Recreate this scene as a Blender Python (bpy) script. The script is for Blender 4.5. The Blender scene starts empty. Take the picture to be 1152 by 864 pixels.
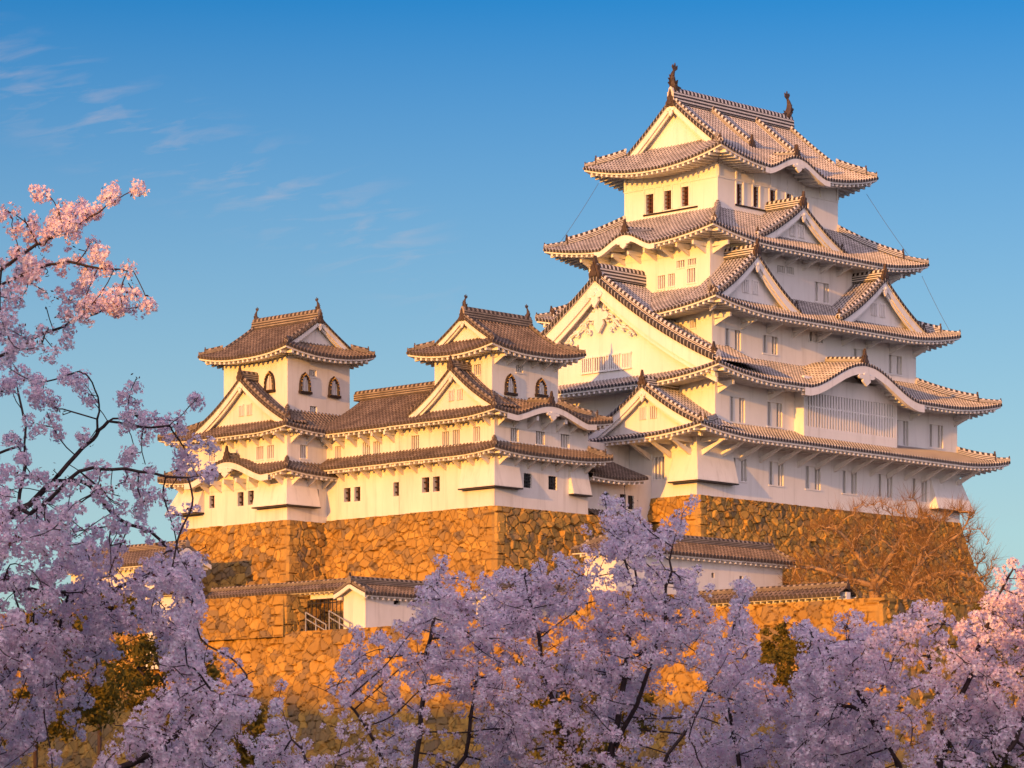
import bpy, math, random
import numpy as np
from mathutils import Vector
random.seed(7)
RNG = np.random.default_rng(7)
sc = bpy.context.scene
COL = sc.collection

# ------------------------------------------------------------------ camera, sky, sun, exposure
F, CX, HY, D0 = 3619.0, 576.0, 915.0, 220.0          # focal length and horizon measured on the photo
TH = math.radians(44.2)
FW = np.array([math.cos(TH), math.sin(TH)]); RT = np.array([math.sin(TH), -math.cos(TH)])
CAM = -(FW*D0 + RT*((784-CX)/F*D0))
cam = bpy.data.cameras.new('camera'); camo = bpy.data.objects.new('camera', cam); COL.objects.link(camo)
camo.location = (CAM[0], CAM[1], 0); camo.rotation_euler = (math.radians(90), 0, TH - math.radians(90))
cam.sensor_width = 36; cam.lens = F/1152*36; cam.shift_y = (HY-432)/1152
cam.clip_start = .5; cam.clip_end = 12000
sc.camera = camo

SUN_EL, SUN_GRAZE = math.radians(8.0), math.radians(8.5)
sdir = np.array([-math.cos(SUN_GRAZE)*math.cos(SUN_EL), -math.sin(SUN_GRAZE)*math.cos(SUN_EL), math.sin(SUN_EL)])
sl = bpy.data.lights.new('sun', 'SUN'); sl.energy = 3.7; sl.angle = math.radians(.5); sl.color = (1.0, .40, .050)
so = bpy.data.objects.new('sun', sl); COL.objects.link(so)
so.rotation_euler = Vector(-sdir).to_track_quat('-Z', 'Y').to_euler()

world = bpy.data.worlds.new('World'); sc.world = world; world.use_nodes = True
wn, wl = world.node_tree.nodes, world.node_tree.links
wn.clear()
def N(nodes, typ, **kw):
    n = nodes.new(typ)
    for k, v in kw.items(): setattr(n, k, v)
    return n
sky = N(wn, 'ShaderNodeTexSky', sky_type='NISHITA', sun_disc=False)
sky.sun_elevation = SUN_EL; sky.sun_rotation = math.atan2(sdir[0], sdir[1])
sky.air_density = 1.0; sky.dust_density = .9; sky.ozone_density = 2.6; sky.altitude = 60
hs = N(wn, 'ShaderNodeHueSaturation'); hs.inputs['Saturation'].default_value = 1.48; hs.inputs['Hue'].default_value = .517
wl.new(sky.outputs[0], hs.inputs['Color'])
# thin cirrus high in the north-east, given by direction in the world
tc = N(wn, 'ShaderNodeTexCoord')
def vdot(vec):
    d = N(wn, 'ShaderNodeVectorMath', operation='DOT_PRODUCT'); d.inputs[1].default_value = vec
    wl.new(tc.outputs['Generated'], d.inputs[0]); return d.outputs['Value']
def wm(op, a, b=None, clamp=False):
    n = N(wn, 'ShaderNodeMath', operation=op, use_clamp=clamp)
    for i, x in enumerate((a, b)):
        if x is None: continue
        if isinstance(x, (int, float)): n.inputs[i].default_value = x
        else: wl.new(x, n.inputs[i])
    return n.outputs[0]
fwd = vdot((FW[0], FW[1], 0)); ga = wm('DIVIDE', vdot((RT[0], RT[1], 0)), fwd); ge = wm('DIVIDE', vdot((0, 0, 1)), fwd)
cmb = N(wn, 'ShaderNodeCombineXYZ')
wl.new(wm('ADD', wm('MULTIPLY', ga, 42.), wm('MULTIPLY', ge, 8.)), cmb.inputs[0])
wl.new(wm('SUBTRACT', wm('MULTIPLY', ge, 210.), wm('MULTIPLY', ga, 34.)), cmb.inputs[1])
nz = N(wn, 'ShaderNodeTexNoise'); nz.inputs['Scale'].default_value = 1.0; nz.inputs['Detail'].default_value = 7; nz.inputs['Roughness'].default_value = .55
nz.inputs['Distortion'].default_value = .4
wl.new(cmb.outputs[0], nz.inputs['Vector'])
# band running from high on the left down towards the keep
band = wm('SUBTRACT', ge, wm('ADD', .183, wm('MULTIPLY', wm('ADD', ga, .05), -.42)))
bm_ = wm('SUBTRACT', 1.0, wm('MULTIPLY', wm('ABSOLUTE', band), 44.), True)
bl = wm('MULTIPLY', wm('ADD', ga, .012), -45., True)
cl = wm('MULTIPLY', wm('MULTIPLY', wm('MULTIPLY', wm('SUBTRACT', nz.outputs['Fac'], .50), 4.0, True), bm_), wm('MULTIPLY', bl, .34))
mixc = N(wn, 'ShaderNodeMix', data_type='RGBA')
hz = N(wn, 'ShaderNodeMix', data_type='RGBA'); wl.new(wm('MULTIPLY', wm('DIVIDE', wm('SUBTRACT', .245, vdot((0, 0, 1))), .16, True), .52), hz.inputs['Factor'])
wl.new(hs.outputs[0], hz.inputs[6]); hz.inputs[7].default_value = (3.0, 4.05, 4.5, 1)      # paler air towards the horizon
wl.new(cl, mixc.inputs['Factor']); wl.new(hz.outputs[2], mixc.inputs[6]); mixc.inputs[7].default_value = (4.2, 3.3, 3.2, 1)
# pink fill glow added to the south-west sky, brightening south walls and blossom
gl = wm('MULTIPLY', wm('MAXIMUM', vdot((-.62, -.74, .24)), 0.0), 1.0); gl = wm('POWER', gl, 1.6)
glow = N(wn, 'ShaderNodeMix', data_type='RGBA', blend_type='ADD'); glow.clamp_factor = False
wl.new(gl, glow.inputs['Factor']); wl.new(mixc.outputs[2], glow.inputs[6]); glow.inputs[7].default_value = (10.0, 6.6, 6.4, 1)
bg = N(wn, 'ShaderNodeBackground'); bg.inputs['Strength'].default_value = .105
wl.new(glow.outputs[2], bg.inputs['Color'])
wo = N(wn, 'ShaderNodeOutputWorld'); wl.new(bg.outputs[0], wo.inputs['Surface'])

sc.view_settings.view_transform = 'Standard'; sc.view_settings.look = 'None'
sc.view_settings.exposure = 0.66; sc.view_settings.gamma = 1.0; sc.view_settings.use_curve_mapping = False
sc.render.engine = 'CYCLES'
sc.cycles.use_denoising = True
try: sc.cycles.denoiser = 'OPENIMAGEDENOISE'
except Exception: pass
sc.cycles.max_bounces = 7; sc.cycles.diffuse_bounces = 3; sc.cycles.glossy_bounces = 2; sc.cycles.transmission_bounces = 6
sc.cycles.caustics_reflective = False; sc.cycles.caustics_refractive = False

# measured points: where the sight line of a photo pixel meets a wall plane
def onv(x, y, v):
    r = FW + RT*((x-CX)/F); k = (v-CAM[1])/r[1]; return (CAM[0]+k*r[0], v, (HY-y)/F*k)
def onu(x, y, u):
    r = FW + RT*((x-CX)/F); k = (u-CAM[0])/r[0]; return (u, CAM[1]+k*r[1], (HY-y)/F*k)
def atd(x, y, d):
    r = CAM + (FW + RT*((x-CX)/F))*d; return np.array([r[0], r[1], (HY-y)/F*d])

# ------------------------------------------------------------------ materials
def mat(name):
    m = bpy.data.materials.new(name); m.use_nodes = True
    nt = m.node_tree; b = nt.nodes['Principled BSDF']; b.inputs['Roughness'].default_value = .85
    b.inputs['Specular IOR Level'].default_value = .25
    return m, nt.nodes, nt.links, b
class G:
    """small helper to write node maths"""
    def __init__(s, nodes, links): s.n, s.l = nodes, links
    def m(s, op, a, b=None, c=None, clamp=False):
        n = s.n.new('ShaderNodeMath'); n.operation = op; n.use_clamp = clamp
        for i, x in enumerate((a, b, c)):
            if x is None: continue
            if isinstance(x, (int, float)): n.inputs[i].default_value = x
            else: s.l.new(x, n.inputs[i])
        return n.outputs[0]
    def noise(s, scale, detail=3, vec=None, rough=.5):
        n = s.n.new('ShaderNodeTexNoise'); n.inputs['Scale'].default_value = scale; n.inputs['Detail'].default_value = detail
        n.inputs['Roughness'].default_value = rough
        if vec is not None: s.l.new(vec, n.inputs['Vector'])
        return n.outputs['Fac']
    def obj(s, scale=(1, 1, 1)):
        t = s.n.new('ShaderNodeNewGeometry'); mp = s.n.new('ShaderNodeMapping'); mp.inputs['Scale'].default_value = scale
        s.l.new(t.outputs['Position'], mp.inputs['Vector']); return mp.outputs[0]
    def mix(s, f, a, b):
        n = s.n.new('ShaderNodeMix'); n.data_type = 'RGBA'
        if isinstance(f, (int, float)): n.inputs[0].default_value = f
        else: s.l.new(f, n.inputs[0])
        for i, x in ((6, a), (7, b)):
            if isinstance(x, tuple): n.inputs[i].default_value = (*x[:3], 1)
            else: s.l.new(x, n.inputs[i])
        return n.outputs[2]
    def ramp(s, f, lo, hi):
        n = s.n.new('ShaderNodeMapRange'); s.l.new(f, n.inputs[0]); n.inputs[1].default_value = lo; n.inputs[2].default_value = hi
        return n.outputs[0]
    def bump(s, b, h, strength, dist):
        n = s.n.new('ShaderNodeBump'); n.inputs['Strength'].default_value = strength; n.inputs['Distance'].default_value = dist
        s.l.new(h, n.inputs['Height']); s.l.new(n.outputs[0], b.inputs['Normal'])
def plaster(name, a, b_, stain):
    m, n, l, b = mat(name); g = G(n, l)
    f = g.ramp(g.noise(.35, 6, g.obj((1, 1, .45)), .65), .35, .7)
    st = g.ramp(g.noise(1.6, 5, g.obj((1.3, 1.3, .10)), .6), .52, .80)       # rain streaks run down the wall
    c = g.mix(f, a, b_); c = g.mix(g.m('MULTIPLY', st, stain), c, (.40, .37, .33))
    l.new(c, b.inputs['Base Color']); g.bump(b, g.noise(1.4, 6, None, .6), .25, .06)
    return m
M = {}
M['plaster'] = plaster('white_plaster', (.84, .82, .79), (.75, .735, .71), .42)
M['plaster_old'] = plaster('weathered_plaster', (.80, .77, .72), (.67, .64, .58), .6)
def tile(name, dark, dark2, white, amount):
    m, n, l, b = mat(name); g = G(n, l)
    uv = n.new('ShaderNodeUVMap'); sp = n.new('ShaderNodeSeparateXYZ'); l.new(uv.outputs[0], sp.inputs[0])
    fu = g.m('FRACT', sp.outputs[0]); d = g.m('ABSOLUTE', g.m('SUBTRACT', fu, .5))
    fv = g.m('FRACT', g.m('DIVIDE', sp.outputs[1], .34))
    rib = g.m('LESS_THAN', d, .27)
    gap = g.m('MULTIPLY', g.m('LESS_THAN', d, .16), g.m('GREATER_THAN', fv, .40))
    pan = g.m('MULTIPLY', g.m('GREATER_THAN', d, .27), g.m('LESS_THAN', fv, .14))
    w = g.m('MAXIMUM', g.m('SUBTRACT', rib, gap), pan, clamp=True)
    wear = g.ramp(g.noise(.9, 5, g.obj(), .7), .30, .62)
    w = g.m('MULTIPLY', w, g.m('ADD', amount, g.m('MULTIPLY', wear, 1-amount)), clamp=True)
    ca = g.mix(g.ramp(g.noise(6, 3, g.obj()), .35, .65), dark, dark2)
    wc = g.mix(wear, tuple(x*.72 for x in white), white)
    l.new(g.mix(w, ca, wc), b.inputs['Base Color']); b.inputs['Roughness'].default_value = .6
    g.bump(b, g.noise(9, 2, g.obj()), .3, .03)
    return m
M['tile'] = tile('plaster_jointed_tile', (.045, .042, .045), (.080, .072, .072), (.60, .565, .55), .70)
M['tile_old'] = tile('weathered_tile', (.050, .038, .030), (.085, .062, .048), (.30, .23, .175), .30)
def ends(name, dark, white, k):
    m, n, l, b = mat(name); g = G(n, l)
    uv = n.new('ShaderNodeUVMap'); sp = n.new('ShaderNodeSeparateXYZ'); l.new(uv.outputs[0], sp.inputs[0])
    fu = g.m('FRACT', sp.outputs[0]); w = g.m('MULTIPLY', g.m('LESS_THAN', g.m('ABSOLUTE', g.m('SUBTRACT', fu, .0)), .16), k)
    l.new(g.mix(w, dark, white), b.inputs['Base Color']); return m
M['tile_end'] = ends('tile_ends', (.045, .042, .045), (.55, .52, .50), .8)
M['tile_end_old'] = ends('weathered_tile_ends', (.065, .052, .044), (.30, .25, .2), .6)
def ridge(name, dark, white, k):
    m, n, l, b = mat(name); g = G(n, l)
    uv = n.new('ShaderNodeUVMap'); sp = n.new('ShaderNodeSeparateXYZ'); l.new(uv.outputs[0], sp.inputs[0])
    fu = g.m('FRACT', g.m('DIVIDE', sp.outputs[0], .42)); v = sp.outputs[1]
    dash = g.m('MULTIPLY', g.m('LESS_THAN', fu, .45), g.m('GREATER_THAN', v, .62))
    lay = g.m('MULTIPLY', g.m('LESS_THAN', g.m('FRACT', g.m('MULTIPLY', v, 4.2)), .45), g.m('LESS_THAN', v, .62))
    w = g.m('MAXIMUM', dash, lay)
    wear = g.ramp(g.noise(1.2, 4, g.obj(), .7), .25, .6)
    w = g.m('MULTIPLY', w, g.m('ADD', k, g.m('MULTIPLY', wear, 1-k)))
    l.new(g.mix(w, dark, white), b.inputs['Base Color']); b.inputs['Roughness'].default_value = .65; return m
M['ridge'] = ridge('ridge_tile', (.055, .050, .052), (.66, .63, .60), .8)
M['ridge_old'] = ridge('weathered_ridge_tile', (.070, .056, .046), (.36, .30, .24), .25)
def plain(name, c, c2=None, rough=.8, sc_=4., bump=.0):
    m, n, l, b = mat(name); g = G(n, l); c2 = c2 or tuple(x*.7 for x in c)
    f = g.ramp(g.noise(sc_, 4, g.obj()), .3, .7); l.new(g.mix(f, c, c2), b.inputs['Base Color']); b.inputs['Roughness'].default_value = rough
    if bump: g.bump(b, g.noise(sc_*2, 4, g.obj()), bump, .05)
    return m
M['finial'] = plain('dark_fired_clay', (.055, .040, .034), (.10, .070, .055), .55)
M['pane'] = plain('dark_window_opening', (.035, .028, .026), (.06, .045, .038), .6)
M['pane_soft'] = plain('shaded_shutter', (.10, .082, .075), (.14, .115, .10), .8)
M['wood'] = plain('red_brown_wood', (.12, .040, .022), (.085, .032, .020), .7)
M['darkwood'] = plain('black_lacquer', (.020, .014, .012), (.035, .022, .018), .5)
M['gold'] = plain('gilded_studs', (.75, .46, .12), (.6, .36, .1), .4)
M['iron'] = plain('painted_iron', (.035, .034, .036), None, .5)
M['rail'] = plain('galvanised_rail', (.35, .36, .38), None, .4)
M['cable'] = plain('cable', (.10, .11, .13), None, .6)
def stone(name, a, b_, c_):
    m, n, l, b = mat(name); g = G(n, l)
    at = n.new('ShaderNodeVertexColor'); at.layer_name = 'tone'; sp = n.new('ShaderNodeSeparateColor'); l.new(at.outputs[0], sp.inputs[0])
    c = g.mix(sp.outputs[0], a, b_); c = g.mix(g.m('MULTIPLY', sp.outputs[1], .9), c, c_)
    spot = g.ramp(g.noise(1.7, 8, g.obj(), .75), .38, .72); c = g.mix(g.m('MULTIPLY', spot, .40), c, tuple(x*.55 for x in a))
    lich = g.ramp(g.noise(.45, 5, g.obj(), .7), .62, .75); c = g.mix(g.m('MULTIPLY', lich, .3), c, (.12, .10, .07))
    c = g.mix(g.m('MULTIPLY', sp.outputs[2], .92), c, (.06, .042, .024))          # earth tone in the joints, painted darker to deepen their recess shade
    l.new(c, b.inputs['Base Color']); b.inputs['Roughness'].default_value = .9; b.inputs['Specular IOR Level'].default_value = .1
    g.bump(b, g.noise(3.2, 8, g.obj(), .7), .8, .12); return m
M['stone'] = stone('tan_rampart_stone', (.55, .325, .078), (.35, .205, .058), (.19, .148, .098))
M['ground'] = plain('grassy_earth', (.055, .065, .022), (.09, .065, .035), .95, .6, .5)
M['gravel'] = plain('pale_gravel', (.33, .28, .22), (.25, .21, .16), .95, 3., .4)
M['hill'] = plain('wooded_slope', (.030, .045, .018), (.055, .06, .022), .95, .2, .6)
M['bark'] = plain('cherry_bark', (.040, .027, .026), (.075, .050, .045), .85, 8., .5)
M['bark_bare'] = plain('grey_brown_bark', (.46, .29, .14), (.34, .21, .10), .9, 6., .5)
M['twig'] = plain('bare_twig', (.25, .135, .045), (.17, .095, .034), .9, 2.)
def leafy(name, a, b_, trans, attr=True, rough=.8):
    m, n, l, b = mat(name); g = G(n, l)
    at = n.new('ShaderNodeVertexColor'); at.layer_name = 'tone'; sp = n.new('ShaderNodeSeparateColor'); l.new(at.outputs[0], sp.inputs[0])
    c = g.mix(sp.outputs[0], a, b_)
    l.new(c, b.inputs['Base Color']); b.inputs['Roughness'].default_value = rough; b.inputs['Specular IOR Level'].default_value = .1
    tr = n.new('ShaderNodeBsdfTranslucent'); l.new(c, tr.inputs[0]); mx = n.new('ShaderNodeMixShader'); mx.inputs[0].default_value = trans
    l.new(b.outputs[0], mx.inputs[1]); l.new(tr.outputs[0], mx.inputs[2]); l.new(mx.outputs[0], n['Material Output'].inputs[0]); return m
M['petal'] = leafy('cherry_petal', (.98, .93, .95), (.95, .72, .81), .43)
M['bud'] = leafy('red_brown_calyx', (.16, .045, .035), (.10, .05, .02), .2)
M['needle'] = leafy('olive_foliage', (.21, .155, .026), (.11, .095, .020), .35)

# ------------------------------------------------------------------ mesh building
class MB:
    def __init__(s): s.v, s.uv, s.p, s.mi, s.n, s.c = [], [], [], [], 0, []
    def add(s, V, polys, uv=None, m=0, col=None):
        V = np.asarray(V, float).reshape(-1, 3)
        s.v.append(V); s.uv.append(np.zeros((len(V), 2)) if uv is None else np.asarray(uv, float).reshape(-1, 2))
        if col is not None: s.c.append(np.asarray(col, float).reshape(-1, 4))
        if isinstance(polys, np.ndarray): s.p.append(polys + s.n); s.mi.append((len(polys), m))
        else:
            for q in polys: s.p.append(np.asarray(q)[None] + s.n); s.mi.append((1, m))
        s.n += len(V)
    def grid(s, P, uv=None, m=0, col=None):          # P[a,b,3]
        a, b = P.shape[:2]; i = np.arange(a*b).reshape(a, b)
        q = np.stack([i[:-1, :-1], i[:-1, 1:], i[1:, 1:], i[1:, :-1]], -1).reshape(-1, 4)
        s.add(P.reshape(-1, 3), q, None if uv is None else uv.reshape(-1, 2), m, None if col is None else col.reshape(-1, 4))
    def hexa(s, P, m=0):                             # 8 corners: bottom ring 0-3, top ring 4-7
        s.add(P, np.array([[0, 3, 2, 1], [4, 5, 6, 7], [0, 1, 5, 4], [1, 2, 6, 5], [2, 3, 7, 6], [3, 0, 4, 7]]), None, m)
    def box(s, x0, x1, y0, y1, z0, z1, m=0):
        s.hexa([(x0, y0, z0), (x1, y0, z0), (x1, y1, z0), (x0, y1, z0), (x0, y0, z1), (x1, y0, z1), (x1, y1, z1), (x0, y1, z1)], m)
    def fbox(s, f, s0, s1, t0, t1, z0, z1, m=0):     # box in a wall frame: s along, t inward
        c = [f(s0, t0), f(s1, t0), f(s1, t1), f(s0, t1)]
        s.hexa([(p[0], p[1], z0) for p in c] + [(p[0], p[1], z1) for p in c], m)
    def prism(s, poly, A, B, m=0):                   # polygon of 3-d points, extruded by vector
        poly = np.asarray(poly, float); n = len(poly); B = np.asarray(B, float)
        s.add(np.vstack([poly, poly+B]), [list(range(n))[::-1], list(range(n, 2*n))] + [[i, (i+1) % n, n+(i+1) % n, n+i] for i in range(n)], None, m)
    def tube(s, path, rad, k=8, m=0, cap=True):
        path = np.asarray(path, float); rad = np.broadcast_to(rad, (len(path),)); n = len(path)
        T = np.gradient(path, axis=0); T /= np.linalg.norm(T, axis=1)[:, None]+1e-9
        ref = np.array([.31, .22, .93]); ref = ref if abs(T.mean(0)@ref) < .93*np.linalg.norm(T.mean(0)) else np.array([.9, -.3, .1])
        A = np.cross(T, ref); A /= np.linalg.norm(A, axis=1)[:, None]+1e-9; B = np.cross(T, A)
        a = np.linspace(0, 2*np.pi, k+1)
        P = path[:, None]+rad[:, None, None]*(A[:, None]*np.cos(a)[None, :, None]+B[:, None]*np.sin(a)[None, :, None])
        s.grid(P, None, m)
        if cap:
            for q in (P[0, :-1], P[-1, :-1]): s.add(q, [list(range(k))], None, m)
    def build(s, name, mats, parent=None, smooth=False):
        V = np.vstack(s.v); UV = np.vstack(s.uv)
        off = np.zeros(3); q = parent
        while q is not None: off += np.array(q.location); q = q.parent
        me = bpy.data.meshes.new(name)
        lens = np.concatenate([np.full(len(p), p.shape[1]) for p in s.p]); loops = np.concatenate([p.ravel() for p in s.p]).astype(np.int32)
        me.vertices.add(len(V)); me.vertices.foreach_set('co', (V-off).astype(np.float32).ravel())
        me.loops.add(len(loops)); me.loops.foreach_set('vertex_index', loops)
        me.polygons.add(len(lens)); st = np.concatenate([[0], np.cumsum(lens)[:-1]]).astype(np.int32)
        me.polygons.foreach_set('loop_start', st)
        me.polygons.foreach_set('material_index', np.concatenate([np.full(c, m) for c, m in s.mi]).astype(np.int32))
        me.polygons.foreach_set('use_smooth', np.full(len(lens), bool(smooth)))
        me.update(calc_edges=True)
        if UV.any():
            ul = me.uv_layers.new(name='UVMap'); ul.data.foreach_set('uv', UV[loops].astype(np.float32).ravel())
        if s.c:
            ca = me.color_attributes.new('tone', 'FLOAT_COLOR', 'POINT'); ca.data.foreach_set('color', np.vstack(s.c).astype(np.float32).ravel())
        me.validate()
        for m in (mats if isinstance(mats, (list, tuple)) else [mats]): me.materials.append(m)
        o = bpy.data.objects.new(name, me); COL.objects.link(o)
        if parent is not None: o.parent = parent
        return o
def thing(name, label, cat, loc=(0, 0, 0), group=None):
    o = bpy.data.objects.new(name, None); COL.objects.link(o); o.location = loc; o.empty_display_size = .5
    o['label'] = label; o['category'] = cat
    if group: o['group'] = group
    return o
def tag(o, label, cat, group=None):
    o['label'] = label; o['category'] = cat
    if group: o['group'] = group
    return o
def struct(o): o['kind'] = 'structure'; return o

class Frame:
    """one side of a building: s runs left to right as seen from outside, t runs inward"""
    def __init__(s, P0, e, n): s.P, s.e, s.n = np.array(P0, float), np.array(e, float), np.array(n, float)
    def __call__(s, a, t): return s.P + s.e*a + s.n*t
    def pt(s, a, t, z):
        a, t, z = np.broadcast_arrays(np.asarray(a, float), np.asarray(t, float), np.asarray(z, float))
        return np.stack([s.P[0]+s.e[0]*a+s.n[0]*t, s.P[1]+s.e[1]*a+s.n[1]*t, z], -1)
def sides(r):
    u0, u1, v0, v1 = r
    return {'S': (Frame((u0, v0), (1, 0), (0, 1)), u1-u0), 'W': (Frame((u0, v1), (0, -1), (1, 0)), v1-v0),
            'N': (Frame((u1, v1), (-1, 0), (0, -1)), u1-u0), 'E': (Frame((u1, v0), (0, 1), (-1, 0)), v1-v0)}
FR = np.array([0, .22, .30, .39, .5, .61, .70, .78]); FH = np.array([0, 0, .075, .125, .145, .125, .075, 0])

def sweep(mb, path, w, h, m=0):
    """ridge course of stacked tiles with a round cap"""
    path = np.asarray(path, float); d = np.gradient(path, axis=0); hor = d.copy(); hor[:, 2] = 0
    L = np.linalg.norm(hor, axis=1)[:, None]; hor = np.where(L > 1e-6, hor/(L+1e-9), np.array([[1., 0, 0]]))
    sd = np.stack([hor[:, 1], -hor[:, 0], 0*hor[:, 0]], 1)
    pr = [(-.5, -.15), (-.5, .62), (-.34, .66), (-.26, .90), (0, 1.02), (.26, .90), (.34, .66), (.5, .62), (.5, -.15)]
    P = np.stack([path+sd*(a*w)+np.array([0, 0, b*h]) for a, b in pr], 1)
    s = np.concatenate([[0], np.cumsum(np.linalg.norm(np.diff(path, axis=0), axis=1))])
    uv = np.stack([np.repeat(s[:, None], len(pr), 1), np.repeat(np.array([b for a, b in pr])[None], len(s), 0)], -1)
    mb.grid(P, uv, m)
    for q in (P[0], P[-1]): mb.add(q, [list(range(len(pr)))], None, m)
ONI = [(-.42, -.1), (-.50, .25), (-.30, .50), (-.34, .72), (-.14, .88), (-.10, 1.15), (0, 1.45), (.10, 1.15), (.14, .88), (.34, .72), (.30, .50), (.50, .25), (.42, -.1)]
def ornament(mb, p, e, n, k, m=0, shape=ONI, th=.28):
    if isinstance(mb, list): mb.append(MB()); mb = mb[-1]
    e = np.array([e[0], e[1], 0.]); n = np.array([n[0], n[1], 0.])
    mb.prism([np.array(p)+e*(a*k)+np.array([0, 0, b*k]) for a, b in shape], None, n*(th*k), m)
    mb.prism([np.array(p)-n*.08*k+e*(a*k*.55)+np.array([0, 0, (b*.6+.12)*k]) for a, b in shape], None, n*(.1*k), m)

def zp(x, c): return (1-c)*x + c*x*x
class Side:
    def __init__(s, fr, L, T, ze, zt, k0, k1, c, l0, l1, LL, bumps):
        s.__dict__.update(fr=fr, L=L, T=T, ze=ze, zt=zt, k0=k0, k1=k1, c=c, l0=l0, l1=l1, LL=LL, bumps=bumps)
    def z(s, a, t):
        x = np.clip(t/s.T, 0, 1)
        lf = s.l0*np.maximum(0, 1-a/s.LL)**2 + s.l1*np.maximum(0, 1-(s.L-a)/s.LL)**2
        z = s.ze+(s.zt-s.ze)*zp(x, s.c)+lf*(1-x)
        for sc_, w, A in s.bumps:
            q = np.clip((a-sc_)/w, -1, 1); zb = s.ze+A*(.5+.5*np.cos(np.pi*q))+.10*t-.04
            z = np.where(np.abs(q) < 1, np.maximum(z, zb), z)
        return z

def roof_side(mr, me, sd, o, p, nseg=6, tlim=None, raft=.50, rs=.17, fh=.26, under=True, m_end=1):
    fr, L, T = sd.fr, sd.L, sd.T
    n = max(1, round(L/p)); p = L/n
    rows = np.arange(n)[:, None]; ss = np.concatenate([((rows+FR[None])*p).ravel(), [L]])
    hh = np.concatenate([np.tile(FH, n), [0]])*p/.40; uu = np.concatenate([(rows+FR[None]).ravel(), [n]])
    tm = np.ones_like(ss)
    if sd.k0 > 0: tm = np.minimum(tm, ss/sd.k0)
    if sd.k1 > 0: tm = np.minimum(tm, (L-ss)/sd.k1)
    tm = np.maximum(tm, 0)*T
    if tlim is not None: tm = tlim(ss, tm)
    j = np.linspace(0, 1, nseg+1)
    tt = j[:, None]*tm[None]; A = np.repeat(ss[None], nseg+1, 0)
    Z = sd.z(A, tt)+hh[None]; P = fr.pt(A, tt, Z)
    slope = math.hypot(1, (sd.zt-sd.ze)/T)
    mr.grid(P, np.stack([np.repeat(uu[None], nseg+1, 0), tt*slope], -1), 0)
    top = P[0]; bot = top.copy(); bot[:, 2] = sd.z(ss, 0*ss)-.15
    mr.grid(np.stack([bot, top]), np.stack([np.stack([uu, uu*0], -1)]*2), m_end)
    if not under: return
    m0, m1 = (1 if sd.k0 > 0 else 0), (1 if sd.k1 > 0 else 0)
    s = np.linspace(0, L, max(8, int(L/.33)))
    z0 = sd.z(s, 0*s)-.10
    def ln(t, dz, tl=None):
        a = np.clip(s, t*m0, L-t*m1); return fr.pt(a, t, sd.z(np.clip(a, 0, L), 0*a)-.10+dz)
    up = .10
    me.grid(np.stack([ln(.02, -.02), ln(.07, -.05), ln(.07, -fh*.62), ln(.20, -fh*.62), ln(.20, -fh*.55), ln(o+.06, -fh*.55+up*o)]))
    nr = max(2, round(L/raft)); a = (np.arange(nr)+.5)*L/nr
    for q in a:
        te = min(o+.05, q-.1 if m0 else 99, L-q-.1 if m1 else 99)
        if te < .5: continue
        zq = float(sd.z(np.array([q]), np.array([0.]))[0])-.10-fh
        c0, c1, c2, c3 = fr(q-rs/2, .14), fr(q+rs/2, .14), fr(q+rs/2, te), fr(q-rs/2, te)
        zq += fh*.45; zt_ = zq+.02+up*(te-.3)
        me.hexa([(*c0, zq-rs*1.15), (*c1, zq-rs*1.15), (*c2, zt_-rs*1.3), (*c3, zt_-rs*1.3), (*c0, zq+.02), (*c1, zq+.02), (*c2, zt_), (*c3, zt_)])
    for sc_, w, A_ in sd.bumps:          # plaster board that closes the wave under the curved gable
        q = np.linspace(sc_-w, sc_+w, 41)
        zt_ = sd.z(q, 0*q)-.10-fh+.05; zb = np.full_like(q, sd.ze-fh-.55)
        me.grid(np.stack([fr.pt(q, o-.04, np.minimum(zb, zt_)), fr.pt(q, o-.04, zt_)]))
        bh = .28+.16*A_                  # thick curved bargeboard
        me.grid(np.stack([fr.pt(q, .06, sd.z(q, 0*q)-.10-.01), fr.pt(q, .02, sd.z(q, 0*q)-.10-.05), fr.pt(q, .02, sd.z(q, 0*q)-.10-bh), fr.pt(q, .34, sd.z(q, 0*q)-.10-bh), fr.pt(q, .34, sd.z(q, 0*q)-.3)]))

def hip(mb, sd, end, k=1.0, oni=None, tlim=1.0, T2=None):
    """hip ridge at one end of a side, from the top down to the eave tip"""
    L = sd.L; kk = sd.k0 if end == 0 else sd.k1
    def P(x):
        x = np.asarray(x, float); a = kk*x if end == 0 else L-kk*x
        return sd.fr.pt(a, sd.T*x, sd.z(a, sd.T*x)+.06)
    sweep(mb, P(np.linspace(tlim, .30*tlim, 9)), .44*k, .52*k)
    sweep(mb, P(np.linspace(.30*tlim, .012, 7)), .34*k, .27*k)
    if oni is not None:
        d = P(.02)-P(.3); d[2] = 0; d /= np.linalg.norm(d); e = (-d[1], d[0])
        ornament(oni, P(.28*tlim)+np.array([0, 0, .05]), e, -d[:2], .46*k)
        ornament(oni, P(.012)+np.array([0, 0, -.05]), e, -d[:2], .30*k)

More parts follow.
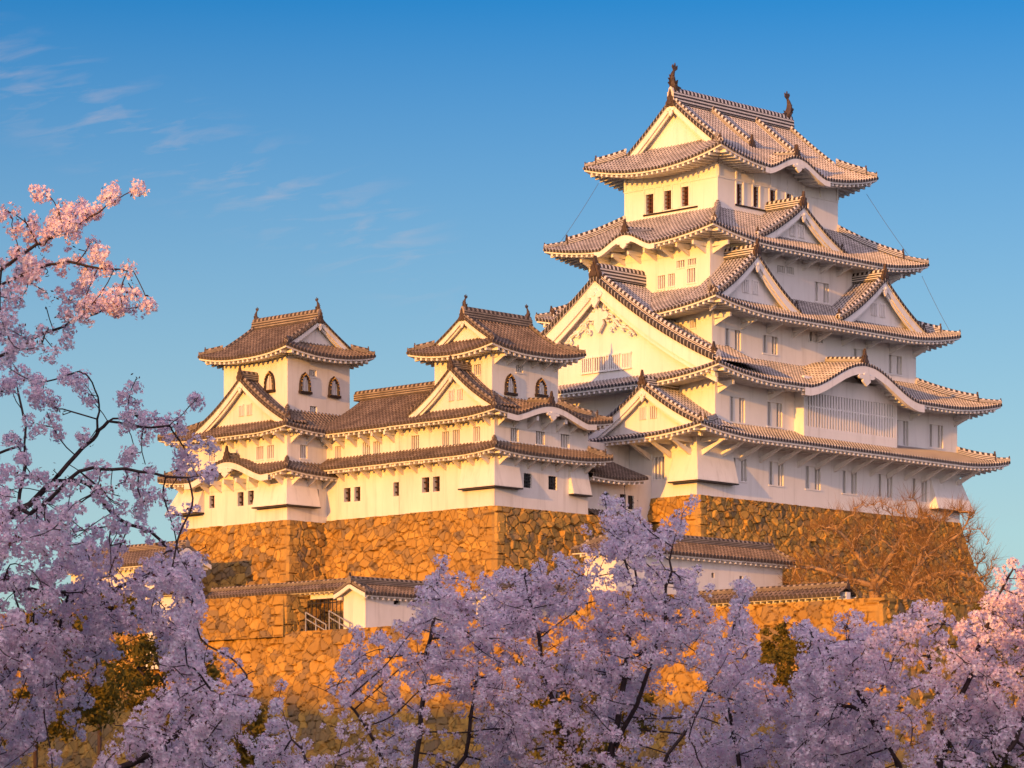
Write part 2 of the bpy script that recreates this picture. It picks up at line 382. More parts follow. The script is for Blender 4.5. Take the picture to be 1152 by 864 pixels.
class Roof: pass
def skirt(parent, E, I, ze, zt, ov, mt, p=.32, c=.22, lift=.55, LL=6., bumps={}, which='SWNE', nohip=(), nseg=6, raft=.50, rs=.17, fh=.26, hk=1., lifts={}):
    """four-sided skirt roof between the eave rectangle E and the wall above I; ov = overhang beyond the wall below"""
    mr, me, mh, mo = MB(), MB(), MB(), []; S = sides(E); R = {}
    d = {'W': I[0]-E[0], 'E': E[1]-I[1], 'S': I[2]-E[2], 'N': E[3]-I[3]}
    nb = {'S': ('W', 'E'), 'W': ('N', 'S'), 'N': ('E', 'W'), 'E': ('S', 'N')}
    for q in which:
        fr, L = S[q]; a, b = nb[q]
        k0 = d[a] if a in which else 0; k1 = d[b] if b in which else 0
        l0 = lifts.get(q+a, lift if k0 else 0); l1 = lifts.get(q+b, lift if k1 else 0)
        R[q] = Side(fr, L, d[q], ze, zt, k0, k1, c, l0, l1, LL, bumps.get(q, []))
        roof_side(mr, me, R[q], ov, p, nseg, None, raft, rs, fh)
    o = mr.build('roof', mt['tile'], parent)
    me.build('eave', [mt['plaster']], o)
    for q in which:
        if R[q].k0 > 0 and q not in nohip:
            mh = MB(); hip(mh, R[q], 0, hk, mo); mh.build('hip_ridge', mt['ridge'], o)
    for q in mo: q.build('ridge_end_tile', M['finial'], o)
    return o, R

GEG = [(0, .1), (.16, .05), (.22, -.12), (.48, -.10), (.62, -.30), (.50, -.48), (.26, -.50), (.30, -.72), (.14, -.95), (0, -1.15)]
GEG = GEG + [(-a, b) for a, b in GEG[::-1]][1:-1]
def gable(parent, Pc, e, n, w, zb, za, D, mt, p=.32, c=.32, roof=True, prof=None, wins=2, k=1., ridge_on=True, shachi=False, scroll=False, D0_=0., name='gable', depth=None, bk=1., pk=1.):
    """triangular dormer gable: tiled roof (optional), verge ridges, bargeboards, pediment, pendant, ridge and finial"""
    Pc = np.array(Pc, float); fr = Frame(Pc, e, n)
    if prof is None: prof = lambda r: za-(za-zb)*((1+c)*r-c*r*r)
    r = np.concatenate([-np.linspace(1, 0, 15), np.linspace(0, 1, 15)[1:]]); rz = prof(np.abs(r)); x = r*w
    dp = .80*k+.05 if depth is None else depth
    g = MB()                                        # pediment wall: the part's own mesh when there is no roof
    def strip(mb, d0, d1, za_, zb_, m=0, rr=slice(None)): mb.grid(np.stack([fr.pt(x[rr], d0, za_[rr]), fr.pt(x[rr], d1, zb_[rr])]), None, m)
    if roof:
        mr = MB(); nrow = max(1, round((D-D0_)/p)); pp = (D-D0_)/nrow
        ds = np.concatenate([D0_+((np.arange(nrow)[:, None]+FR[None])*pp).ravel(), [D]]); hh = np.concatenate([np.tile(FH, nrow), [0]])*pp/.42
        uu = np.concatenate([(np.arange(nrow)[:, None]+FR[None]).ravel(), [nrow]])
        for sg in (-1, 1):
            j = np.linspace(0, 1.03, 12)
            A = np.repeat((sg*j*w)[:, None], len(ds), 1); Dd = np.repeat(ds[None], len(j), 0)
            sl_ = np.concatenate([[0], np.cumsum(np.hypot(np.diff(j*w), np.diff(prof(j))))])
            Pg = fr.pt(A, Dd, prof(j)[:, None]+hh[None]); mr.grid(Pg, np.stack([np.repeat(uu[None], len(j), 0), np.repeat(sl_[:, None], len(ds), 1)], -1), 0)
        root = mr.build(name, mt['tile'], parent)
    # white underside, bargeboards and pediment
    b = MB(); t0 = -.02
    bh = .52*k*bk
    for d0, top, hgt, th in ((.12*k, -.16*k, bh, .14), (.12*k+.15, -.20*k, bh*1.32, .14)):
        zt_, zb_ = rz+top, rz+top-hgt*(1.0+.25*np.abs(r))
        P = np.stack([fr.pt(x, d0, zt_), fr.pt(x, d0, zb_), fr.pt(x, d0+th, zb_), fr.pt(x, d0+th, zt_)])
        b.grid(P)
    strip(b, .02, dp, rz-.14*k, rz-.14*k)
    ped = MB()
    zl = np.minimum(rz-.3*k, zb+.0*r); ped.grid(np.stack([fr.pt(x, dp, np.minimum(zb-.5*k, rz-.5)), fr.pt(x, dp, rz-.2*k)]))
    if roof: pe = ped.build('pediment', mt['plaster'], root)
    else: root = ped.build(name, mt['plaster'], parent)
    b.build('bargeboard', mt['plaster'], root)
    # tile ends along the verge and verge ridges
    v = MB()
    lens = np.concatenate([[0], np.cumsum(np.hypot(np.diff(x), np.diff(rz)))])/.36
    v.grid(np.stack([fr.pt(x, 0, rz-.16*k), fr.pt(x, -.04, rz-.02*k), fr.pt(x, 0., rz+.17*k), fr.pt(x, .25, rz+.19*k)]), np.stack([np.stack([lens, 0*lens], -1)]*4), 0)
    v.build('verge_tiles', mt['end'], root)
    v = MB()
    for sg in (slice(0, 15), slice(14, 29)):
        path = fr.pt(x[sg], .42*k, rz[sg]+.10*k); sweep(v, path, .42*k, .40*k)
    v.build('verge_ridge', mt['ridge'], root)
    # pendant under the apex
    pd = MB(); zA = za-.16*k-bh*.75; s_ = .72*k*pk
    E3 = np.array([*fr.e, 0]); N3 = np.array([*fr.n, 0])
    base = np.array([*fr(0, .03), zA])
    pd.prism([base+E3*(a*s_)+np.array([0, 0, bb*s_]) for a, bb in GEG], None, N3*.16*k)
    pd.tube([base+np.array([0, 0, -.28*s_])-N3*.08, base+np.array([0, 0, -.28*s_])+N3*.1], .13*s_, 8)
    if scroll:                                       # carved scrolls either side of the pendant
        bs = base+np.array([0, 0, -1.75]); dz_ = N3*(dp-.34)
        pd.prism([bs+E3*(a*1.55)+np.array([0, 0, .35+bb*1.45])+N3*.42 for a, bb in GEG], None, N3*.18)
        for sg in (-1, 1):
            for (cx, cz, rr_, a0, a1) in ((.85, -.35, .40, .2, 5.4), (1.55, -.75, .36, .4, 5.2), (2.25, -1.2, .30, .6, 5.0), (1.1, -1.15, .26, 0, 5.2), (2.9, -1.62, .22, .6, 5.0), (.55, .45, .28, 1, 5.8)):
                a = np.linspace(a0, a1, 16); rad = rr_*(1-.7*(a-a0)/(a1-a0))
                path = [bs+E3*(sg*(cx+q*math.cos(t)))+np.array([0, 0, cz+q*math.sin(t)])+dz_ for q, t in zip(rad, a)]
                pd.tube(path, .075, 5)
            pd.tube([bs+E3*(sg*q)+np.array([0, 0, -.58*q+.25-.12*math.sin(q*4)])+dz_ for q in np.linspace(.2, 3.3, 14)], .085, 5)
    pd.build('pendant', mt['plaster'], root)
    for i in range(wins):                            # small slatted pediment windows
        ww, hgt = .62*k, .95*k; cx = (i-(wins-1)/2)*1.15*k; z0 = zb+.28*(za-zb)-.1
        wd = MB(); wd.fbox(fr, cx-ww/2, cx+ww/2, dp-.035, dp+.02, z0, z0+hgt); wo_ = wd.build('window', M['pane_soft'], root)
        wb = MB()
        for q in (-.5, -.17, .17, .5): wb.fbox(fr, cx+q*ww-.06*k, cx+q*ww+.06*k, dp-.10, dp+.02, z0-.03, z0+hgt+.03)
        wb.fbox(fr, cx-ww/2-.05, cx+ww/2+.05, dp-.11, dp+.02, z0+hgt, z0+hgt+.1)
        # slats belong to the window: joined into the same gable level (sub-part)
        wb.build('window_slats', mt['plaster'], root)
    if ridge_on:
        rg = MB(); sweep(rg, fr.pt(np.zeros(6), np.linspace(.12, D, 6), np.full(6, za+.10*k)), .50*k, .75*k); rg.build('ridge', mt['ridge'], root)
        f = []; ornament(f, np.array([*fr(0, .0), za+.02]), fr.e, fr.n, .85*k)
        for sg in (-1, 1): ornament(f, np.array([*fr(sg*w*.97, .30), prof(np.array([.97]))[0]+.05]), fr.e, fr.n, .55*k)
        for q in f: q.build('finial', M['finial'], root)
    return root

def shachi(parent, p, n, k):
    """roof-ridge fish: head on the ridge, tail in the air; n points along the ridge, inward"""
    mb = MB(); p = np.array(p, float); n = np.array([n[0], n[1], 0.]); e = np.array([-n[1], n[0], 0]); z = np.array([0, 0, 1.])
    ctrl = np.array([(.62, .10), (.35, .22), (.08, .55), (-.08, 1.0), (-.05, 1.4), (.10, 1.75), (.28, 2.0)]); rad = np.array([.20, .36, .40, .31, .23, .15, .07])
    t = np.linspace(0, 6, 25); cx = np.interp(t, range(7), ctrl[:, 0]); cz = np.interp(t, range(7), ctrl[:, 1]); rr = np.interp(t, range(7), rad)
    mb.tube([p+n*a*k+z*b*k for a, b in zip(cx, cz)], rr*k, 8)
    def fin(pts, th=.05): mb.prism([p+n*a*k+z*b*k-e*th*k/2 for a, b in pts], None, e*th*k)
    fin([(.18, 1.8), (-.10, 2.25), (.02, 2.45), (.16, 2.15), (.30, 2.62), (.40, 2.2), (.62, 2.42), (.60, 2.05), (.30, 1.85)], .12)
    fin([(-.28, .45), (-.62, .72), (-.40, .85), (-.66, 1.12), (-.36, 1.12), (-.48, 1.45), (-.22, 1.3)], .08)
    for sg in (-1, 1): mb.prism([p+e*sg*(.3+q)*k+n*a*k+z*b*k for a, b, q in ((.25, .45, 0), (.05, .95, .28), (-.12, .85, .22), (-.05, .5, 0))], None, n*.05*k)
    fin([(.60, .0), (.95, .12), (.86, .30), (.98, .42), (.6, .5)], .4)
    return mb.build('shachihoko', M['finial'], parent)

def irimoya(parent, E, axis, ze, zr, g, ov, mt, p=.32, c=.15, lift=.6, LL=5., bumps={}, k=1., sub=None, scroll=False, nseg=10, fishk=1.):
    """hip-and-gable roof; axis 'u' or 'v' is the ridge direction, g the distance from eave to gable plane"""
    S = sides(E)
    ends_ = ('W', 'E') if axis == 'u' else ('S', 'N'); slopes = ('S', 'N') if axis == 'u' else ('W', 'E')
    T = S[ends_[0]][1]/2; mr, me = MB(), MB(); R = {}; xg = g/T; zg = ze+(zr-ze)*zp(xg, c)
    for q in slopes:
        fr, L = S[q]; sd = R[q] = Side(fr, L, T, ze, zr, T, T, c, lift, lift, LL, bumps.get(q, []))
        def tl(ss, tm, L=L): return np.where((ss >= g-1e-6) & (ss <= L-g+1e-6), T, np.minimum(np.minimum(ss, L-ss), T))
        roof_side(mr, me, sd, ov, g/max(1, round(g/p)) if False else p, nseg, tl)
    for q in ends_:
        fr, L = S[q]; sd = R[q] = Side(fr, L, T, ze, zr, T, T, c, lift, lift, LL, bumps.get(q, []))
        def tl(ss, tm, L=L): return np.minimum(np.minimum(ss, L-ss), g+.9*k)
        roof_side(mr, me, sd, ov, p, 5, tl)
    ro = mr.build('roof', [mt['tile'], mt['end']], parent); me.build('eave', mt['plaster'], ro)
    mo = []
    for q in ('S', 'W', 'N', 'E'):
        mh = MB(); hip(mh, R[q], 0, .9*k, mo, xg); mh.build('hip_ridge', mt['ridge'], ro)
    for q in mo: q.build('ridge_end_tile', M['finial'], ro)
    w = T-g
    prof = lambda r: ze+(zr-ze)*zp(np.clip((T-np.asarray(r)*w)/T, 0, 1), c)+.06
    for i, q in enumerate(ends_):
        fr, L = S[q]
        gable(parent, fr(L/2, g-.15), fr.e, fr.n, w, zg, zr+.06, 1.2, mt, p, roof=False, prof=prof, wins=0, k=.85*k, ridge_on=False, scroll=False)
    fr, L = S[slopes[0]]
    rg = MB(); sweep(rg, fr.pt(np.linspace(g-.1, L-g+.1, 8), T, np.full(8, zr+.05)), .62*k, 1.0*k); rg.build('ridge', mt['ridge'], ro)
    for s_, sg in ((g+.15, 1), (L-g-.15, -1)):
        shachi(parent, fr.pt(s_, T, zr+.75*k), fr.e*sg, fishk)
        fi = MB(); ornament(fi, fr.pt(s_-sg*.35, T, zr-.3*k), fr.n, fr.e*sg, .8*k); fi.build('finial', M['finial'], ro)
    if sub:                                          # descending ridges on the front slopes
        for q in slopes:
            sd = R[q]
            for s_ in sub:
                mh = MB(); t = np.linspace(T*.97, T*.40, 9); sweep(mh, sd.fr.pt(s_+0*t, t, sd.z(s_+0*t, t)+.08), .42*k, .45*k); mh.build('descending_ridge', mt['ridge'], ro)
                mo = MB(); ornament(mo, sd.fr.pt(s_, T*.39, float(sd.z(np.array([s_]), np.array([T*.39]))[0])), sd.fr.e, sd.fr.n, .7*k); mo.build('ridge_end_tile', M['finial'], ro)
    return ro, R

def wall_face(mb, fr, L, z0, z1, holes, ins=0.):
    ss = sorted({0, L, *[q for h in holes for q in h[:2]]}); zz = sorted({z0, z1, *[q for h in holes for q in h[2:4]]})
    for a, b in zip(ss[:-1], ss[1:]):
        for c, d in zip(zz[:-1], zz[1:]):
            cx, cz = (a+b)/2, (c+d)/2
            if any(h[0] < cx < h[1] and h[2] < cz < h[3] for h in holes): continue
            mb.add(fr.pt(np.array([a, b, b, a]), ins, np.array([c, c, d, d])), np.array([[0, 1, 2, 3]]))
def window(parent, fr, h, mt, style='slat', dep=.34):
    s0, s1, z0, z1 = h; wd = s1-s0
    m = MB(); m.add(fr.pt(np.array([s0, s1, s1, s0]), dep, np.array([z0, z0, z1, z1])), np.array([[0, 1, 2, 3]]))
    for a in ((s0, s0), (s1, s1)):
        m.add(fr.pt(np.array([a[0]]*4), np.array([0, dep, dep, 0]), np.array([z0, z0, z1, z1])), np.array([[0, 1, 2, 3]]), None, 1)
    for z in (z0, z1): m.add(fr.pt(np.array([s0, s1, s1, s0]), np.array([0, 0, dep, dep]), np.array([z]*4)), np.array([[0, 1, 2, 3]]), None, 1)
    o = m.build('window', [{'slat': M['pane_soft'], 'dark': M['pane'], 'brown': M['wood'], 'grid': M['pane']}[style], mt['plaster']], parent)
    b = MB()
    if style == 'slat':
        if wd > 1.3: bars = [(.14, .05), (.5, .17), (.86, .05)] if False else [(.115, .028), (.50, .20), (.885, .028)]
        else: bars = [(.08, .045), (.36, .06), (.64, .06), (.92, .045)]
        for c, hw in bars: b.fbox(fr, s0+(c-hw)*wd, s0+(c+hw)*wd, .10, .30, z0, z1)
        b.fbox(fr, s0-.04, s1+.04, -.05, .08, z0-.10, z0); bm = mt['plaster']
    elif style == 'dark':
        for c in (.33, .67): b.fbox(fr, s0+c*wd-.035, s0+c*wd+.035, .12, .18, z0, z1)
        for c in (.2, .4, .6, .8): b.fbox(fr, s0, s1, .13, .17, z0+c*(z1-z0)-.03, z0+c*(z1-z0)+.03)
        bm = M['wood']
    elif style == 'brown':
        for c in (.5,): b.fbox(fr, s0+c*wd-.06, s0+c*wd+.06, .16, .24, z0, z1)
        for c in (.3, .7): b.fbox(fr, s0, s1, .17, .25, z0+c*(z1-z0)-.05, z0+c*(z1-z0)+.05)
        bm = M['darkwood']
    else:
        for c in (.12, .37, .63, .88): b.fbox(fr, s0+c*wd-.035, s0+c*wd+.035, .10, .16, z0, z1)
        for c in (.25, .5, .75): b.fbox(fr, s0, s1, .09, .17, z0+c*(z1-z0)-.03, z0+c*(z1-z0)+.03)
        bm = M['iron']
    b.build('window_bars', bm, o)
    return o
def storey(parent, r, z0, z1, wins, mt, batter=0., ztop=None):
    """four plaster walls with real window openings; wins = {'S': [(s0,s1,z0,z1,style)], ...} in wall coordinates"""
    mb = MB(); S = sides(r)
    for q, (fr, L) in S.items(): wall_face(mb, fr, L, z0, z1, [w[:4] for w in wins.get(q, [])])
    o = mb.build('wall', mt['plaster'], parent)
    for q, ws in wins.items():
        for w in ws: window(parent, S[q][0], w[:4], mt, w[4] if len(w) > 4 else 'slat')
    return o, S
def px_w(r, side, lst, style='slat', v=None):
    """windows measured on the photo: (x0, x1, ytop, ybottom) on the wall plane"""
    out = []
    for x0, x1, yt, yb in lst:
        if side == 'S':
            a, b = onv(x0, yb, r[2]), onv(x1, yt, r[2]); out.append((a[0]-r[0], b[0]-r[0], onv((x0+x1)/2, yb, r[2])[2], onv((x0+x1)/2, yt, r[2])[2], style))
        else:
            a, b = onu(x0, yb, r[0]), onu(x1, yt, r[0]); out.append((r[3]-a[1], r[3]-b[1], onu((x0+x1)/2, yb, r[0])[2], onu((x0+x1)/2, yt, r[0])[2], style))
    return out
def bracket(parent, fr, s, ztop, ov, drop, mt, w=.26):
    mb = MB(); h = .30
    mb.fbox(fr, s-w/2, s+w/2, -ov, .0, ztop-h, ztop)
    pts = [(0, ztop-h-drop), (0, ztop-h-drop+.40), (-ov+.5, ztop-h+.02), (-ov+.12, ztop-h+.02)]
    mb.prism([np.array([*fr(s-w*.4, t), z]) for t, z in pts], None, np.array([*fr.e, 0])*w*.8)
    return mb.build('bracket', mt['plaster'], parent)
def chute(parent, fr, s0, s1, z0, z1, out, mt, m0=0, m1=0):
    """stone-drop box: a plaster hood leaning out from the wall, open below"""
    mb = MB()
    def ring(t, z): return [(*fr(s0-m0*t, -t), z), (*fr(s1+m1*t, -t), z)]
    a, b, c = ring(.03, z1), ring(out, z0+.10), ring(out, z0)
    ia, ic = [(*fr(s0, .05), z1), (*fr(s1, .05), z1)], [(*fr(s0, .05), z0), (*fr(s1, .05), z0)]
    mb.add(np.array(a+b+c+ia+ic), [[0, 1, 3, 2], [2, 3, 5, 4], [4, 5, 9, 8], [0, 2, 4, 8, 6], [1, 7, 9, 5, 3], [0, 6, 7, 1]])
    d, e_ = ring(out+.05, z0+.015), ring(out+.05, z0-.07)
    i2 = [(*fr(s0-m0*.0, .02), z0+.015), (*fr(s1, .02), z0+.015)]; i3 = [(*fr(s0, .02), z0-.07), (*fr(s1, .02), z0-.07)]
    mb.add(np.array(d+e_+i2+i3), [[0, 1, 3, 2], [2, 3, 7, 6], [0, 4, 5, 1], [0, 2, 6, 4], [1, 5, 7, 3]], None, 1)
    return mb.build('stone_drop_hood', [mt['plaster'], M['darkwood']], parent)
def katomado(parent, fr, s, z0, w, h, mt):
    """bell-shaped window: black studded frame, white slats, black sill"""
    a = [(-.5, 0), (-.47, .45), (-.40, .70), (-.24, .88), (-.08, .95), (0, 1.02), (.08, .95), (.24, .88), (.40, .70), (.47, .45), (.5, 0)]
    m = MB(); m.prism([np.array([*fr(s+x*w, -.02), z0+y*h]) for x, y in a], None, np.array([*fr.n, 0])*.05); o = m.build('bell_window', M['pane_soft'], parent)
    b = MB()
    for q in (-.30, -.1, .1, .30): b.fbox(fr, s+q*w-.05, s+q*w+.05, -.07, 0, z0, z0+h*(.92 if abs(q) < .2 else .78))
    b.build('window_slats', mt['plaster'], o)
    f = MB(); pts = [np.array([*fr(s+x*w, -.06), z0+y*h]) for x, y in a]; f.tube(pts, .13, 6); f.fbox(fr, s-w*.68, s+w*.68, -.22, 0, z0-.17, z0); f.build('window_frame', M['darkwood'], o)
    g = MB(); aa = np.array(pts); t = np.linspace(0, 10, 15)
    for q in t:
        c = np.array([np.interp(q, range(11), aa[:, i]) for i in range(3)]); d = np.array([*fr.n, 0]); g.tube([c-d*.150, c-d*.05], .036, 5)
    g.build('window_studs', M['gold'], o)

MN = dict(tile=[M['tile'], M['tile_end']], end=M['tile_end'], ridge=M['ridge'], plaster=M['plaster'])
MO = dict(tile=[M['tile_old'], M['tile_end_old']], end=M['tile_end_old'], ridge=M['ridge_old'], plaster=M['plaster_old'])
# roof objects take both tile materials
for d_ in (MN, MO): d_['tile'] = d_['tile']
_b = MB.build
def _build(s, name, mats, parent=None, smooth=False):
    flat = []
    for m in (mats if isinstance(mats, (list, tuple)) else [mats]): flat += m if isinstance(m, (list, tuple)) else [m]
    return _b(s, name, flat, parent, smooth)
MB.build = _build

# ------------------------------------------------------------------ dry stone ramparts
def stone_face(mb, A, B, n, ztop, zbot, batter=.25, cA=0, cB=0, size=.74, res=.07, seed=1, curve=.012):
    """one battered face of fitted stones: top edge A-B, outward normal n; cA/cB = 1 convex corner, 0 butt"""
    rg = np.random.default_rng(seed); A, B, n = np.array(A, float), np.array(B, float), np.array(n, float)
    e = B-A; L = np.linalg.norm(e); e /= L; H = ztop-zbot
    off = lambda h: batter*h+curve*h*h
    ns, nh = max(4, int((L+2*batter*H)/res)), max(4, int(H/res))
    a = np.linspace(0, 1, ns+1); h = np.linspace(0, H, nh+1)
    Sx = -cA*off(h)[:, None]+(L+(cA+cB)*off(h))[:, None]*a[None]; Hh = np.repeat(h[:, None], ns+1, 1)
    # jittered seeds, rows offset like coursed rubble
    cw, ch = 1.12*size, .80*size
    m0 = np.floor((Sx.min())/cw)-3; nx = int(np.ceil((Sx.max()-Sx.min())/cw))+8; ny = int(np.ceil(H/ch))+8
    jx, jy = rg.uniform(-.48, .48, (ny, nx)), rg.uniform(-.48, .48, (ny, nx))
    px = (m0+np.arange(nx)[None]+.5*(np.arange(ny)[:, None] % 2)+jx)*cw; py = (-3+np.arange(ny)[:, None]+.5+jy)*ch
    tone = rg.uniform(0, 1, (ny, nx)); grey = (rg.uniform(0, 1, (ny, nx)) < .27)*rg.uniform(.4, 1, (ny, nx)); tilt = rg.normal(0, .15, (ny, nx, 2)); out = rg.uniform(-.05, .13, (ny, nx)); wt = rg.uniform(0, 1, (ny, nx))**1.5*.26*size*size
    ci, cj = np.floor(Sx/cw-m0).astype(int), np.floor(Hh/ch+3).astype(int)
    D, I, J = [], [], []
    for dj in range(-2, 3):
        for di in range(-2, 3):
            jj, ii = np.clip(cj+dj, 0, ny-1), np.clip(ci+di, 0, nx-1)
            D.append(((Sx-px[jj, ii])/1.12)**2+((Hh-py[jj, ii])/.9)**2-wt[jj, ii]); I.append(ii); J.append(jj)
    D, I, J = np.stack(D), np.stack(I), np.stack(J); o2 = np.argsort(D, 0)[:2]
    g = lambda X, q: np.take_along_axis(X, o2[q][None], 0)[0]
    i1, j1, i2, j2 = g(I, 0), g(J, 0), g(I, 1), g(J, 1)
    dist = np.hypot(px[j1, i1]-px[j2, i2], py[j1, i1]-py[j2, i2])+1e-6
    edge = (g(D, 1)-g(D, 0))/(2*dist)
    T1_, G1_ = tone[j1, i1].copy(), grey[j1, i1].copy(); tl_ = tilt[j1, i1, 0]*(Sx-px[j1, i1])+tilt[j1, i1, 1]*(Hh-py[j1, i1]); ou_ = out[j1, i1].copy()
    for cc, ds, par_ in ((cA, Sx-Sx[:, :1], 0), (cB, Sx[:, -1:]-Sx, 1)):     # long squared blocks, laid alternately, at the corners
        if not cc: continue
        hh_ = .78*size/.72; Hw = Hh+.20*np.sin(Hh*1.7+seed)+.10*np.sin(Hh*4.3+2*seed+par_)+.05*ds*np.sin(Hh*1.3+seed)+.4; row = np.floor(Hw/hh_).astype(int); jl = rg.uniform(-.35, .45, row.max()+1); lb = np.where((row+par_) % 2 == 0, 1.15, .62)*size/.72+jl[row]*.6+.10*np.sin(Hh*5+seed)
        fr_ = Hw-row*hh_; ec = np.minimum(np.abs(lb-ds), np.where(ds < lb, np.minimum(fr_, hh_-fr_), 9)); ins = ds < lb
        edge = np.where(ins, ec, np.minimum(edge, np.where(ds < lb+.5, ds-lb, 9)))
        ct = rg.uniform(.1, .9, row.max()+1); T1_ = np.where(ins, ct[row], T1_); G1_ = np.where(ins, G1_*.5, G1_); tl_ = np.where(ins, tl_*.4, tl_); ou_ = np.where(ins, .03, ou_)
    q = np.clip(edge/(.055+.055*T1_), 0, 1); face = np.sqrt(q*(2-q))
    # small chinking stones fill some joints
    hgt = face*.25+ou_*face+face*tl_
    fade = np.minimum(1, np.minimum(a, 1-a)[None]*L/.12)
    hgt = (hgt-.12)*fade
    O = off(Hh)+hgt
    P = np.stack([A[0]+e[0]*Sx+n[0]*O, A[1]+e[1]*Sx+n[1]*O, ztop-Hh+0*O], -1)
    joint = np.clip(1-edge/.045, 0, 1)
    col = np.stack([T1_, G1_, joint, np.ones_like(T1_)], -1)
    mb.grid(P[::-1], None, 0, col)
def coping(mb, pts, z):
    pts = np.array(pts, float); mb.add(np.c_[pts, np.full(len(pts), z)], [list(range(len(pts)))], None, 0, np.tile([[.5, .3, .3, 1]], (len(pts), 1)))

SB = lambda name, label: thing(name, label, 'stone rampart')
def rampart(label, faces, tops, loc):
    t = thing('stone_rampart', label, 'stone rampart', loc, 'dry stone ramparts under the castle')
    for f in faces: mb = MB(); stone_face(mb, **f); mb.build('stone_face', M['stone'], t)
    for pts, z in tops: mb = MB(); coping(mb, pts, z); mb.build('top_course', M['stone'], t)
    return t
#%%KEEP
# ------------------------------------------------------------------ ground and far ground
def terrain():
    mb = MB(); x = np.concatenate([np.linspace(-3000, -240, 24), np.linspace(-230, 120, 120), np.linspace(130, 3000, 24)])
    y = np.concatenate([np.linspace(-3000, -210, 24), np.linspace(-200, 140, 116), np.linspace(150, 3000, 24)])
    X, Y = np.meshgrid(x, y); d = (X-CAM[0])*FW[0]+(Y-CAM[1])*FW[1]
    Z = -1.75+np.clip((d-60)/110, 0, 1)**1.3*2.2+.25*np.sin(X*.11)*np.cos(Y*.13)
    Z = np.where(d > 320, -3.0, Z)
    mb.grid(np.stack([X, Y, Z], -1)); return mb.build('ground', M['ground'], None, True)
struct(terrain())
mb = MB(); mb.box(-29.5, 75, -38.2, 70, 3.0, 11.45); o = mb.build('terrace_ground', M['gravel']); struct(o)

# wooded hill in the west, outside the picture: the evening sun stands just above it
def hill():
    mb = MB(); al = np.linspace(-330, 330, 331); ac = np.linspace(-1, 1, 41)
    # axis runs north-south; crest line chosen so that its shadow covers the cherry trees and the foot of the ramparts
    A, C_ = np.meshgrid(al, ac)
    vv = al-60
    tg, te = math.tan(SUN_GRAZE), math.tan(SUN_EL)/math.cos(SUN_GRAZE)
    want = [(-380, 110, 8), (-200, 110, 5), (-140, 110, 3.2), (-124.6, 111, 3.0), (-123.4, 111, 3.35), (-122.6, 112, 4.5), (-120.5, 116, 5.0), (-116, 126, 6.0), (-112, 126, 6.0), (-104, 120, 3.2), (-85, 120, 2.6), (-75, 130, 6), (-40, 220, 7), (-22, 232, 6.0), (4, 232, 6.6), (12, 232, 7.6), (30, 232, 8), (80, 230, 5), (200, 230, 2)]
    crest = np.interp(vv, [v-d*tg for v, d, z in want], [z+d*te for v, d, z in want])
    rg = np.random.default_rng(3)
    Z = -3+(crest[None]+3)*np.maximum(0, 1-np.abs(C_)**1.6)+rg.normal(0, .35, A.shape)*np.minimum(1, np.abs(C_)*6)
    U = -262+C_*55+0*A
    mb.grid(np.stack([U, A-60, Z], -1)); return mb.build('hills', M['hill'], None, True)
struct(hill())

# ------------------------------------------------------------------ main keep
keep = thing('main_keep', 'tallest white castle keep, five stacked grey tiled roofs with wide triangular gables', 'castle keep', (15, 9.6, 21.8))
T1, T2, T3, T4, T5 = (0, 30.1, 0, 19.5), (1.93, 29.8, .02, 19.0), (3.45, 26.8, 1.6, 14.9), (5.1, 25.7, 3.2, 14.8), (8.5, 22.25, 5.4, 14.4)
w1 = px_w(T1, 'S', [(823.5, 840, 515.5, 541), (865, 881.5, 520, 546), (906, 923, 525, 550.5), (947.5, 964, 530, 555.5), (987.5, 1004, 534, 559.5), (1026, 1043, 539, 564)])
storey(keep, T1, 21.8, 26.3, {'S': w1, 'W': px_w(T1, 'W', [(734, 748, 514, 539)])}, MN)
storey(keep, T2, 26.2, 30.6, {'S': px_w(T2, 'S', [(821, 838, 447, 475), (863, 880, 453, 480), (1007, 1022, 473, 501), (1045, 1061, 478, 503.5)])}, MN)
storey(keep, T3, 30.6, 36.0, {'S': px_w(T3, 'S', [(815.6, 833.5, 370.5, 393.5), (858, 874.6, 378, 398), (910, 926, 374, 385), (960, 975, 393, 408), (999.5, 1014.5, 400, 421)]), 'W': px_w(T3, 'W', [(776, 783, 359, 369)])}, MN)
storey(keep, T4, 35.6, 41.15, {'S': px_w(T4, 'S', [(916.4, 932.5, 318, 340), (874.5, 883, 299, 307), (885, 893, 300.5, 308.5)]), 'W': px_w(T4, 'W', [(740, 748, 310, 325), (751.5, 759, 308, 322), (773, 782, 302, 318), (761, 770, 293, 301), (774, 783, 291, 298), (715, 722, 280, 291), (727, 735, 278.5, 289)])}, MN)
w5s = px_w(T5, 'S', [(829, 835, 207, 230), (847.7, 853.6, 210, 233), (866.5, 872.7, 214, 237), (885, 890.5, 218, 240), (903, 908, 222, 243)], 'dark')
w5w = px_w(T5, 'W', [(726.5, 735, 218.5, 240.5), (747, 755, 214.5, 236), (766.5, 774.5, 210, 232)], 'dark')
_, S5 = storey(keep, T5, 40.5, 47.4, {'S': w5s, 'W': w5w}, MN)
